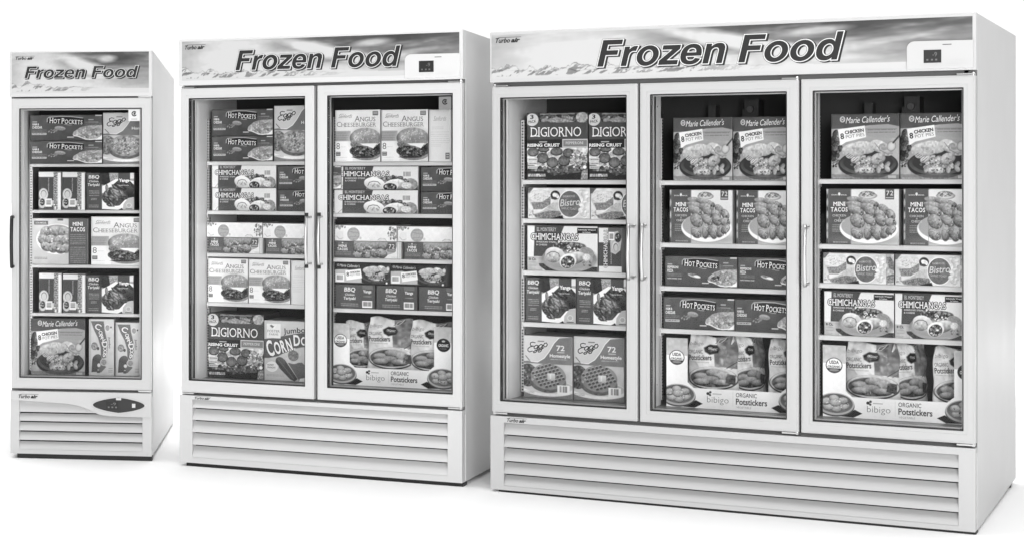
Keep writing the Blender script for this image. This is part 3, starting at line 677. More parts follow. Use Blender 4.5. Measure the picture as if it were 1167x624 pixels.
def art_potpie_flat():
    a = Art(40, 20, 545, 225, .255, .096, .22, seed=73)
    a.rect(40, 20, 545, 225, .22, tex=.02, tc=40)
    a.poly([(40, 90), (150, 85), (290, 130), (290, 205), (330, 215), (40, 212)], .68, tex=.02)
    a.ell(72, 46, 10, 11, .75).ell(72, 46, 6, 7, .3).T("Marie Callender's", 88, 38, 274, 64, .82, shear=.35, off=0, rot=-2)
    potpie(a, 425, 135, .52)
    a.rect(40, 210, 545, 225, .22).rect(380, 188, 545, 225, .25, al=.85).lines(390, 500, (200, 212), .5, 4).ell(520, 208, 9, 10, .85)
    a.bar(50, 130, 128, 205)
    a.poly([(138, 98), (282, 78), (295, 165), (150, 190)], .86).T('8', 150, 112, 174, 150, .2, off=.02, rot=6).T('CHICKEN', 180, 102, 275, 120, .2, off=.04, rot=7).T('POT PIES', 182, 126, 278, 142, .3, rot=7)
    return a.build(.22, .45, 'pot_pie_carton', tside=.24)
def art_corn_up():
    a = Art(30, 25, 275, 580, .121, .268, .76, seed=81)
    a.rect(30, 25, 275, 580, .77, .74, tex=.015, tc=30).rect(30, 25, 52, 580, .70)
    a.poly([(50, 45), (175, 45), (185, 130), (212, 250), (212, 330), (200, 400), (165, 410), (148, 380), (145, 300), (120, 210), (80, 130)], .45, tex=.02)
    for ch, x, y, s, r in (('C', 120, 100, 40, -25), ('O', 145, 158, 26, -35), ('R', 155, 190, 26, -40), ('N', 168, 220, 26, -48), ('D', 186, 272, 38, -80), ('O', 190, 312, 26, -85), ('G', 190, 345, 26, -90), ('S', 186, 378, 26, -92)):
        a.T(ch, x-s*.75, y-s*.75, x+s*.75, y+s*.75, .90, og=.28, out=.05, off=.03, rot=r)
    a.T('Jumbo', 175, 240, 285, 266, .45, off=.03, rot=-88).ell(212, 110, 28, 38, .80).ell(212, 110, 20, 28, .60, tex=.1).ell(246, 104, 7, 9, .25)
    a.ell(85, 290, 32, 38, .60, tex=.08, rim=.15).ell(120, 312, 12, 16, .35).bits(85, 290, 22, 26, 12, 4, 7, .5, .8)
    a.ell(110, 420, 44, 55, .36, rot=30, up=.08).poly([(62, 430), (150, 450), (110, 540), (55, 545)], .36).poly([(140, 450), (200, 490), (150, 545), (105, 545)], .45)
    a.ell(176, 445, 36, 36, .72).ell(176, 445, 26, 27, .56, tex=.08).ell(128, 475, 16, 18, .80).rect(108, 510, 138, 552, .38).rect(114, 518, 132, 524, .8)
    a.lines(222, 262, (505, 525, 540), .45, 6)
    return a.build(.24, .72, 'corn_dog_carton', tside=.80)
def art_corn_big():
    a = Art(18, 42, 400, 600, .206, .274, .72, seed=83)
    # drawn wider than seen: the right third goes on behind the door post
    a = Art(18, 42, 515, 600, .26, .274, .72, seed=83)
    a.rect(18, 42, 515, 600, .72, .70, tex=.015, tc=40)
    a.poly([(18, 215), (90, 205), (200, 180), (400, 140), (515, 130), (515, 262), (360, 280), (250, 310), (150, 370), (60, 392), (18, 392)], .38, tex=.02)
    a.line([(18, 392), (60, 392), (150, 370), (250, 310), (360, 280), (515, 262)], 4, .55)
    a.rect(42, 70, 172, 205, .82).poly([(70, 90), (85, 80), (120, 100), (95, 112)], .45).poly([(95, 112), (125, 85), (120, 115)], .9)
    a.T('FOSTER', 48, 128, 165, 150, .40, serif=True).T('FARMS', 66, 160, 150, 178, .40, serif=True)
    a.T('Jumbo', 198, 100, 400, 168, .25, og=.80, out=.03, off=.02, serif=False, rot=5)
    a.T('CORN', 38, 196, 275, 350, .92, og=.26, out=.03, off=.03, caps=True, rot=17).T('DOGS', 292, 160, 505, 262, .92, og=.26, out=.03, off=.03, caps=True, rot=4)
    a.poly([(130, 395), (160, 375), (210, 400), (330, 575), (300, 598), (260, 580), (160, 480)], .33, tex=.02)
    a.ell(170, 420, 48, 40, .36, rot=40, up=.06).line([(150, 400), (290, 570)], 10, .50, al=.5)
    a.poly([(240, 430), (370, 420), (515, 560), (515, 600), (350, 600)], .42, tex=.02)
    a.ell(290, 362, 76, 74, .72, tex=.04).ell(290, 360, 50, 50, .48, tex=.08, tc=10)
    a.ell(90, 470, 56, 48, .84).T('HONEY', 48, 446, 110, 462, .4, off=.02).T('CRUNCHY', 46, 470, 125, 486, .4, off=.02).ell(88, 470, 50, 42, .7, al=.2)
    a.poly([(340, 600), (350, 570), (400, 560), (430, 600)], .86).lines(40, 200, (545, 556), .5, 4)
    return a.build(.22, .66, 'corn_dog_carton', tside=.76)
def art_tray():
    a = Art(0, 0, 100, 52, .535, .275, .84, seed=91, cell=.0015)
    a.rect(0, 0, 100, 52, .85, tex=.01, tc=9)
    for x0, x1 in ((0, 15.5), (86, 100)): a.rect(x0, 0, x1, 13, .66, .70, tex=.035, tc=2.2)
    a.ell(7.6, 14.6, 5.6, 5.6, .2).ell(7.6, 14.6, 5.1, 5.1, .88).ell(7.6, 14.6, 5.1, 5.1, .22, y0=15.5)
    a.rect(3, 14.2, 12.2, 16.6, .88).T('USDA', 4.4, 11, 10.8, 13.6, .2, off=.03).T('ORGANIC', 3.4, 14.6, 11.8, 16.3, .2, off=.03)
    a.ell(7.6, 18, 3.4, 1, .5)
    a.ell(93.6, 15, 5.6, 5.6, .14).T('ORGANIC', 89.6, 14, 97.6, 16.4, .85, off=.03).lines(90.5, 97, (18,), .7, .5).ell(93.6, 11.8, 1.4, .8, .7)
    for cx, s in ((8.5, 1), (93, -1)):
        a.poly([(cx+s*4, 51.5), (cx+s*13, 46), (cx+s*18, 48.5), (cx+s*12, 51.8)], .18)
        a.ell(cx, 43.6, 12.8, 8.2, .32).ell(cx, 42.6, 12.6, 8.1, .66).ell(cx, 42.2, 11.6, 7, .40, up=-.06)
        dumplings(a, cx, 42.4, 10.5, 6.2, 6, .60, .34)
    a.ell(30.2, 40.6, 1.1, 1.1, .2).ell(31.9, 39.5, .9, .9, .3).ell(31.7, 41.6, .8, .8, .3).rect(33.5, 40.2, 40, 41, .62, al=.8)
    a.T('bibigo', 29.6, 42.6, 45, 48.6, .45, off=-.012)
    a.rect(48, 38.6, 48.2, 49, .7)
    a.T('ORGANIC', 50.2, 38.8, 65, 42, .2, off=.006).T('Potstickers', 50.2, 43, 72.2, 47.6, .2, off=.02).T('VEGETABLE', 50.6, 48.8, 61, 50.2, .62)
    hx0, hx1, hy = 15.5, 86, 37
    a.hole = lambda x, y: (x > hx0) & (x < hx1) & (y < hy) & (y < 33+(x-hx0)*.9) & (y < 33+(hx1-x)*.9)
    me = a.build(shell=False, name='display_tray', bulge=0)
    return me
def tray_full():
    """front board with its window, sides, base and back of the display tray"""
    me = art_tray(); w, h, d = .535, .275, .30
    mb = MB(); mb.v = [tuple(v.co) for v in me.vertices]; mb.f = [tuple(p.vertices) for p in me.polygons]
    c = np.zeros(len(me.vertices)*4, dtype=np.float32); me.color_attributes['Col'].data.foreach_get('color', c)
    lin = c.reshape(-1, 4)[:, 0]; mb.c = list(np.where(lin <= .0031308, lin*12.92, 1.055*np.power(np.maximum(lin, 1e-6), 1/2.4)-.055))
    fx = lambda q: q/100*w; fz = lambda q: (52-q)/52*h
    g = .60
    out = [(0, 0), (w, 0), (w, h), (fx(86), h), (fx(86), fz(33)), (fx(81.55), fz(37)), (fx(19.95), fz(37)), (fx(15.5), fz(33)), (fx(15.5), h), (0, h)]
    mb.prism_y(out, .0008, .003, g)
    mb.box(0, .002, .003, d, 0, h*.9, g).box(w-.002, w, .003, d, 0, h*.9, g).box(.002, w-.002, .003, d, 0, .002, g).box(.002, w-.002, d-.002, d, .002, h*.8, .3)
    bpy.data.meshes.remove(me)
    return mb.mesh('display_tray', M['prt'], fix=False)
def bag_mesh(w=.165, h=.275, seed=95, flip=False):
    a = Art(190, 15, 540, 600, w, h, .80, seed=seed, cell=.0017)
    a.rect(190, 15, 540, 600, .82, .76, tex=.05, tc=30)
    a.T('bibigo', 200, 78, 300, 118, .42, off=-.01, rot=4, shear=.1)
    a.T('ORGANIC', 200, 148, 300, 178, .18, off=0, rot=2).T('Potstickers', 198, 186, 362, 230, .18, off=.02, rot=2).lines(205, 350, (246,), .55, 5)
    a.poly([(395, 15), (540, 15), (540, 290), (470, 280), (385, 275), (380, 180), (400, 90)], .50, tex=.10, tc=24)
    a.line([(470, 285), (540, 230)], 7, .34).line([(500, 290), (540, 262)], 5, .42).line([(390, 70), (450, 20)], 5, .42)
    a.poly([(400, 68), (415, 30), (470, 20), (478, 40), (430, 72)], .40).line([(405, 64), (420, 34), (468, 26), (430, 64), (405, 64)], 5, .85).lines(420, 460, (42, 50), .85, 4)
    a.poly([(308, 125), (350, 90), (400, 86), (416, 130), (405, 165), (350, 182), (318, 160)], .16, soft=3).T('ORGANIC', 338, 118, 400, 140, .75, off=.02, rot=-5).lines(340, 395, (150,), .6, 4)
    a.ell(368, 372, 176, 95, .30).ell(368, 366, 170, 88, .60, rim=-.2).ell(360, 370, 150, 72, .34, tex=.1)
    for x, y, rx, ry in ((290, 355, 58, 26), (385, 325, 64, 30), (360, 378, 66, 28), (450, 350, 40, 40), (290, 400, 60, 26), (430, 400, 60, 26)):
        a.ell(x+4, y+8, rx, ry, .22, al=.8).ell(x, y, rx, ry, .56, up=.16, tex=.05, rim=.14)
    a.poly([(470, 330), (530, 340), (520, 420), (460, 400)], .28, tex=.1)
    def surf(x, z):
        u = np.clip(x/w, 0, 1); v = np.clip(z/h, 0, 1)
        b = np.power(np.clip(np.sin(np.pi*u), 0, 1), .55)*np.power(np.clip(np.sin(np.pi*np.clip(v, 0, 1)), 0, 1), .5)
        return -.030*b+.005*vnoise(x, z, .03, seed+3)*2+.0022*np.abs(vnoise(x+z*.6, z-x*.4, .020, seed+9))*2+.0018*np.abs(vnoise(x*1.6, z*.5, .013, seed+5))*2+.0022*np.sin(u*34+v*5)*np.clip((v-.86)/.14, 0, 1)
    me = a.build(shell=False, name='potsticker_bag', m='film', surf=surf)
    # back half of the pillow
    mb = MB(); mb.v = [tuple(v.co) for v in me.vertices]; mb.f = [tuple(p.vertices) for p in me.polygons]
    c = np.zeros(len(me.vertices)*4, dtype=np.float32); me.color_attributes['Col'].data.foreach_get('color', c)
    lin = c.reshape(-1, 4)[:, 0]; mb.c = list(np.where(lin <= .0031308, lin*12.92, 1.055*np.power(np.maximum(lin, 1e-6), 1/2.4)-.055))
    n = 16; X, Z = np.meshgrid(np.linspace(0, w, n+1), np.linspace(0, h, n+1)); Yb = -surf(X, Z)+.004
    idx = np.arange((n+1)**2).reshape(n+1, n+1); F = np.stack([idx[:-1, :-1], idx[1:, :-1], idx[1:, 1:], idx[:-1, 1:]], -1).reshape(-1, 4).tolist()
    mb.add(np.stack([X, Yb, Z], -1).reshape(-1, 3).tolist(), F, .55)
    bpy.data.meshes.remove(me)
    A = np.array(mb.v); u = A[:, 0]/w; v = A[:, 2]/h; t = np.clip((v-.72)/.28, 0, 1); t = t*t*(3-2*t)
    A[:, 0] = w/2+(A[:, 0]-w/2)*(1-.13*t+.03*np.sin(v*9)); A[:, 2] += t*(.010*np.sin(u*7+1)-.016*np.abs(u-.45)*2)
    A[:, 1] += .012*t*np.sin(u*9)+.0025*np.sin(v*23+u*13)
    mb.v = A.tolist()
    return mb.mesh('potsticker_bag', M['film'], smooth=True, fix=False)

KIND = dict(   # code: (maker, native w, native h, object name, look, category, group)
    HPH=(lambda: art_pocket('h'), .30, .118, 'sandwich_carton', 'dark ham and cheddar sandwich carton', 'food carton', 'filled sandwich cartons'),
    HPP=(lambda: art_pocket('p'), .30, .118, 'sandwich_carton', 'dark pepperoni sandwich carton', 'food carton', 'filled sandwich cartons'),
    HPE=(lambda: art_pocket('h', 830, .218), .218, .118, 'sandwich_carton', 'dark ham and cheddar sandwich carton', 'food carton', 'filled sandwich cartons'),
    EGC=(lambda: art_eggo('c'), .207, .262, 'waffle_carton', 'grey waffle carton with speckled waffle', 'food carton', 'waffle cartons'),
    EG7=(lambda: art_eggo('72'), .207, .262, 'waffle_carton', 'grey waffle carton marked 72', 'food carton', 'waffle cartons'),
    DIG=(art_pizza, .262, .285, 'pizza_carton', 'dark pepperoni pizza carton', 'food carton', 'pizza cartons'),
    CHI=(art_chimi, .25, .169, 'chimichanga_carton', 'wide chimichanga carton', 'food carton', 'chimichanga cartons'),
    CHS=(art_chimi_long, .385, .106, 'chimichanga_carton', 'flat chimichanga carton', 'food carton', 'chimichanga cartons'),
    CHV=(lambda: art_chimi_up(False), .109, .180, 'chimichanga_carton', 'chimichanga carton on end', 'food carton', 'chimichanga cartons'),
    CHV2=(lambda: art_chimi_up(True), .095, .182, 'chimichanga_carton', 'upended chimichanga carton', 'food carton', 'chimichanga cartons'),
    YAN=(art_teriyaki, .214, .190, 'teriyaki_carton', 'teriyaki chicken carton with glazed meat', 'food carton', 'teriyaki cartons'),
    BBQ=(art_teriyaki_end, .186, .109, 'teriyaki_carton', 'plain dark teriyaki carton', 'food carton', 'teriyaki cartons'),
    TAC=(art_tacos, .25, .213, 'taco_carton', 'mini taco carton with plate', 'food carton', 'mini taco cartons'),
    TAM=(art_tacos_back, .268, .218, 'taco_carton', 'mini taco carton', 'food carton', 'mini taco cartons'),
    TAS=(art_tacos_flat, .30, .076, 'taco_carton', 'flat mini taco carton', 'food carton', 'mini taco cartons'),
    ANG=(art_burger, .205, .226, 'burger_carton', 'pale cheeseburger carton', 'food carton', 'cheeseburger cartons'),
    ANS=(art_burger_side, .095, .228, 'burger_carton', 'plain side of burger carton', 'food carton', 'cheeseburger cartons'),
    BRE=(art_bread, .255, .125, 'bread_carton', 'garlic toast carton', 'food carton', 'bread cartons'),
    BRW=(lambda: art_bread(True), .286, .125, 'bread_carton', 'garlic toast carton', 'food carton', 'bread cartons'),
    FLO=(art_flower, .28, .069, 'bread_carton', 'flat white flowery carton', 'food carton', 'bread cartons'),
    MAR=(art_potpie, .238, .250, 'pot_pie_carton', 'dark pot pie carton', 'food carton', 'pot pie cartons'),
    MAS=(art_potpie_flat, .255, .096, 'pot_pie_carton', 'flat dark pot pie carton', 'food carton', 'pot pie cartons'),
    CDV=(art_corn_up, .121, .268, 'corn_dog_carton', 'upright corn dog carton', 'food carton', 'corn dog cartons'),
    CDB=(art_corn_big, .26, .274, 'corn_dog_carton', 'large corn dog carton', 'food carton', 'corn dog cartons'),
)

# ------------------------------------------------------------------ where the three freezers stand
HC = 1.3085
FZ = {1: dict(R=(.704, 8.935), yaw=.163, W=.667, D=1.385, H=1.930, zb=.052, k=.9912),
      2: dict(R=(1.989, 8.297), yaw=.492, W=1.319, D=.85, H=1.978, zb=.030, k=.9790),
      3: dict(R=(3.558, 7.036), yaw=.575, W=1.814, D=1.414, H=1.945, zb=.051, k=1.0)}
def frame(i):
    q = FZ[i]; c, s = math.cos(q['yaw']), math.sin(q['yaw']); k = q['k']
    ox = (q['R'][0]-q['W']*c)*k; oy = (q['R'][1]+q['W']*s)*k
    return Matrix.Translation((ox, oy, HC-1.35*k)) @ Matrix.Rotation(-q['yaw'], 4, 'Z') @ Matrix.Scale(k, 4)

# ------------------------------------------------------------------ header artwork
def sign_art(i, x0, x1, z0, z1, cut):
    w, h = x1-x0, z1-z0; asp = w/h
    a = Art(0, 0, asp, 1, w, h, .8, cell=.0025, seed=100+i); U = a.X/asp; V = a.Y
    sm = lambda t: np.clip(t, 0, 1)**2*(3-2*np.clip(t, 0, 1))
    dk = {1: .42, 2: .42, 3: .42}[i]
    n = vnoise(a.X*.40+a.Y*.7, a.Y*2.4, .30, 7+i)+.5*vnoise(a.X*.9+a.Y, a.Y*5, .30, 17+i)+.25*vnoise(a.X*2+a.Y, a.Y*9, .30, 27+i)
    top = np.clip(1.12-1.05*V-.25*(n+.2), 0, 1)
    a.a = .83+.03*V-.42*sm((U-.22)/.36)*top**1.2-.07*sm((U-.6)/.3)+.10*sm((U-.72)/.28)*top-.09*sm((.13-U)/.13)
    def streak(cx, cy, rx, ry, g, rot, al): a.ell(cx*asp, cy, rx*asp, ry, g, rot=rot, al=al, soft=ry/a.px*.9, tex=.03, tc=.1)
    for c in ((.30, .62, .16, .20, .93, -3, .7), (.46, .22, .09, .10, .88, 14, .8), (.55, .36, .12, .14, .92, 14, .9), (.64, .50, .11, .10, .90, 9, .8),
              (.70, .17, .06, .08, .84, -4, .8), (.72, .55, .12, .10, .88, 0, .5), (.82, .44, .10, .06, .80, -7, .6), (.18, .34, .12, .12, .90, -5, .6), (.42, .76, .3, .12, .90, 0, .6)): streak(*c)
    a.a += .06*n*np.clip(1-V, 0, 1)+.05*np.clip(n-.15, 0, 1)*3*(V < .7)
    r = np.random.RandomState(5+i)
    fb = sum(np.abs(vnoise(a.X, a.X*0, c_, 40+i+int(c_*100)))*g_ for c_, g_ in ((.42, 1.), (.19, .55), (.08, .30), (.035, .15)))
    ridge = .90-.34*fb*np.clip(1.25-1.7*U, .10, 1); far = .88-.20*np.abs(vnoise(a.X, a.X*0, .55, 77))*np.clip(1.2-1.5*U, 0, 1)
    a.a = np.where(V > far, .86, a.a)
    rk = vnoise(a.X*.7+a.Y*1.2, a.Y, .075, 91)+.55*vnoise(a.X+a.Y, a.Y, .035, 92)
    mt = .85+.26*rk-.20*np.clip((V-ridge)/.08, 0, 1)*(rk < .0)
    fd = np.clip((.62-U)/.2, 0, 1); a.a = np.where((V > ridge) & (V < .955), np.clip(mt, .58, .93)*fd+a.a*(1-fd), a.a)
    a.mix(np.clip((V-.93)/.04, 0, 1), .88)
    for q_, dk_ in ((ridge, .24), (far, .14)): a.a -= dk_*np.clip(1-np.abs(V-q_-.008)/.016, 0, 1)*np.clip((.66-U)/.3, 0, 1)*(.5+fb)
    if cut:   # the control box covers the lower right corner
        a.ell(asp*.80, .99, asp*.05, .05, .93, soft=8)
    a.hole = None
    me = a.build(shell=False, name='sign', m='sign', bulge=0, dim=.72)
    return me

def arc_pts(cx, cz, r, a0, a1, n=6): return [(cx+r*math.cos(math.radians(a0+(a1-a0)*k/n)), cz+r*math.sin(math.radians(a0+(a1-a0)*k/n))) for k in range(n+1)]

def add_text(parent, name, items, y, m='prt'):
    """items: (string, x0, x1, z0, z1, grey, out, y, kw) all joined in one lettering mesh"""
    mb = MB()
    for (t, x0, x1, z0, z1, g, out, yy, kw) in items:
        P, f = text_xy(t, x0, x1, z0, z1, out=out, **kw)
        mb.add([(p[0], y-yy, p[1]) for p in P], f, g)
    return mb.obj(name, M[m], parent, fix=False)
def maker_mark(parent, x0, x1, z0, z1, y, bar=True):
    h = z1-z0; w = x1-x0; mb = MB()
    for t, a, b, kw in (('Turbo', 0, .58, dict(off=.022, shear=.3)), ('air', .62, .98, dict(off=.045, shear=.3))):
        P, f = text_xy(t, x0+w*a, x0+w*b, z0, z0+h*(.86 if t == 'Turbo' else .80), **kw); mb.add([(p[0], y-.0006, p[1]) for p in P], f, .16)
    if bar: mb.add([(x0+w*.1, y-.0008, z1-h*.07), (x1+w*.02, y-.0008, z1-h*.07), (x1+w*.03, y-.0008, z1), (x0+w*.12, y-.0008, z1)], [(0, 1, 2, 3)], .2)
    return mb.obj('lettering', M['prt'], parent, fix=False)

def louvre(parent, W, x0, x1, zs, z_lo, z_hi, y0=0., rec=.029, name='grille'):
    """one pressed panel with sloping blades; zs = blade edges from top to bottom"""
    mb = MB(); mb.ring(.003, W-.003, z_lo, z_hi, x0, x1, zs[-1], zs[0], y0, y0+.05)
    for a, b in zip(zs[:-1], zs[1:]):
        g = .0075; top = a-g if a != zs[0] else a-.001
        n = 5; prof = []
        for j in range(n+1):
            t = j/n; prof.append((y0+rec*(1-t)**1.25+.0006, top+(b+.0035-top)*t))
        prof.append((y0+.0006, b+.0008)); prof.append((y0+.006, b+.0008)); prof.append((y0+rec+.002, top-.004)); 
        mb.prism_x(prof[::-1], x0+.0005, x1-.0005)
    g = mb.obj(name, M['white'], parent, bevel=0)
    mk = MB(); mk.box(x0, x1, y0+.044, y0+.048, zs[-1], zs[0]); mk.obj('grille_backing', M['black'], g)
    return g

def door(parent, x0, x1, z0, z1, g0, g1, gz0, gz1, hinge, handle, T):
    mb = MB(); mb.ring(x0, x1, z0, z1, g0, g1, gz0, gz1, 0., .046)
    d = mb.obj('door', M['frame'], parent, bevel=.0028)
    # stepped bead round the frame
    mb = MB(); mb.ring(x0+.006, x1-.006, z0+.006, z1-.006, g0-.012, g1+.012, gz0-.012, gz1+.012, -.0022, .002); mb.obj('frame_bead', M['frame'], d, bevel=.0015)
    mb = MB(); mb.ring(g0-.0005, g1+.0005, gz0-.0005, gz1+.0005, g0+.004, g1-.004, gz0+.004, gz1-.004, .006, .080)
    mb.obj('glass_spacer', M['gasket'], d)
    mb = MB(); mb.ring(g0+.004, g1-.004, gz0+.004, gz1-.004, g0+.0085, g1-.0085, gz0+.0085, gz1-.0085, .030, .040); mb.obj('inner_trim', M['alu'], d)
    mb = MB(); mb.box(g0+.0042, g1-.0042, .012, .0155, gz0+.0042, gz1-.0042); mb.obj('glass_pane', M['glass'], d)
    mb = MB(); mb.ring(x0+.006, x1-.006, z0+.006, z1-.006, x0+.02, x1-.02, z0+.02, z1-.02, .0462, .0495); mb.obj('door_gasket', M['gap'], d)
    # hinges
    hx0, hx1 = (x0+.002, x0+.062) if hinge == 'l' else (x1-.062, x1-.002)
    for za, zb in ((z1+.0015, z1+.0075), (z0-.0085, z0-.0015)):
        hb = MB(); hb.box(hx0, hx1, .004, .040, za, zb)
        px = hx0+.006 if hinge == 'l' else hx1-.006
        hb.tube([(px, .012, za-.002), (px, .012, zb+.004)], .006, 10)
        hb.obj('hinge', M['metal'], d, bevel=.0008)
    # handle
    hx, ha, hb_, style = handle
    P = []; n = 14
    for j in range(n+1):
        t = j/n; bow = math.sin(math.pi*t)
        P.append((hx, -.044-.013*bow, ha+(hb_-ha)*t))
    if style == 'steel':
        hm = MB(); hm.tube(P, [.0066]*len(P), 12)
        for z in (ha+.010, hb_-.010): hm.tube([(hx, -.046, z), (hx+(.010 if hinge == 'l' else 0), 0.001, z)], .0062, 12); hm.tube([(hx+(.010 if hinge == 'l' else 0), -.006, z), (hx+(.010 if hinge == 'l' else 0), 0.0005, z)], .0095, 14)
        hm.obj('handle', M['metal'], d, smooth=True)
    elif style == 'capped':
        hm = MB(); hm.tube(P, [.0062]*len(P), 12)
        for z in (ha+.012, hb_-.012): hm.tube([(hx, -.046, z), (hx+(.006 if hinge == 'l' else -.0), 0.001, z)], .0055, 12)
        h = hm.obj('handle', M['metal'], d, smooth=True)
        for z in (ha, hb_):
            c = MB(); c.tube([(hx, -.046, z-.007), (hx, -.046, z+.007)], .0088, 14); c.obj('end_cap', M['black'], h)
        s = MB(); s.box(hx-.0035, hx+.0035, -.0665+.024, -.0415, ha+.015, hb_-.015); s.obj('grip_insert', M['black'], h)
    else:
        hm = MB(); hm.tube([(hx, -.001, ha)]+P+[(hx, -.001, hb_)], [.008]+[.0085]*len(P)+[.008], 12); hm.obj('handle', M['black'], d, smooth=True)
    return d

def shelf(parent, x0, x1, zt, th, y0=.19, y1=.56):
    mb = MB(); mb.box(x0+.002, x1-.002, y0+.006, y1, zt-th*.55, zt-.0006)
    for k in range(5): 
        yy = y0+.03+k*.08; mb.box(x0+.004, x1-.004, yy, yy+.006, zt-th*.9, zt-th*.55-.0004)
    s = mb.obj('shelf', M['shelf'], parent)
    r = MB(); r.prism_x([(y0-.006, zt-th), (y0-.003, zt-.0035), (y0+.0, zt), (y0+.012, zt), (y0+.012, zt-.003), (y0+.005, zt-.003), (y0+.003, zt-th)], x0, x1)
    r.obj('price_rail', M['rail'], s)
    for xx in (x0-.006, x1+.001): b = MB(); b.box(xx, xx+.005, y0+.004, y0+.06, zt-th-.012, zt+.002); b.obj('bracket', M['rail'], s)
    return s

def standard(parent, x, y, z0, z1):
    """slotted upright that carries the shelves"""
    s = MB(); s.box(x, x+.014, y, y+.020, z0, z1); o = s.obj('shelf_upright', M['alu'], parent)
    t = MB(); n = int((z1-z0)/.0125)
    for k in range(n): z = z0+.006+k*.0125; t.box(x+.0035, x+.0105, y-.0012, y-.0002, z, z+.0065); t.box(x+.0142, x+.0152, y+.006, y+.014, z, z+.0065)
    t.obj('slots', M['black'], o)

CFG = {
 1: dict(hb=1.717, sign=(.010, .652, 1.733, 1.923), dz=(.357, 1.709), gz=(.406, 1.663), pz=.345,
         doors=[dict(x=(.008, .6635), g=(.044, .619), hinge='r', handle=(.016, .925, 1.155, 'black'))],
         sh=[[(.079, .592, z, .014) for z in (1.4045, 1.185, .925, .697)]], fl=.401),
 2: dict(hb=1.764, sign=(.016, 1.304, 1.786, 1.966), dz=(.354, 1.750), gz=(.408, 1.705), pz=.340,
         doors=[dict(x=(.010, .651), g=(.047, .609), hinge='l', handle=(.632, .946, 1.176, 'capped')),
                dict(x=(.667, 1.3155), g=(.711, 1.275), hinge='r', handle=(.690, .944, 1.178, 'capped'))],
         sh=[[(.066, .640, z, .017) for z in (1.4145, 1.185, .9875, .7585)], [(.676, 1.256, z, .017) for z in (1.4105, 1.1785, .9765, .750)]], fl=.406),
 3: dict(hb=1.735, sign=(.008, 1.802, 1.750, 1.931), dz=(.372, 1.716), gz=(.417, 1.672), pz=.356,
         doors=[dict(x=(.010, .602), g=(.042, .559), hinge='l', handle=(.579, .936, 1.158, 'steel')),
                dict(x=(.612, 1.206), g=(.650, 1.163), hinge='r', handle=(.632, .934, 1.160, 'steel')),
                dict(x=(1.215, 1.811), g=(1.255, 1.772), hinge='r', handle=(1.237, .930, 1.163, 'steel'))],
         sh=[[(.079, .576, z, .018) for z in (1.331, 1.168, .951, .7345)], [(.646, 1.186, z, .018) for z in (1.329, 1.0775, .903, .732)],
             [(1.246, 1.756, z, .018) for z in (1.3355, 1.0835, .9335, .7325)]], fl=.4185),
}
FLAB = {1: 'smallest white freezer with one glass door, left of the other two, Frozen Food header',
        2: 'white freezer with two glass doors, standing between the smallest and the widest freezers',
        3: 'widest white freezer with three glass doors, on the right of the row'}

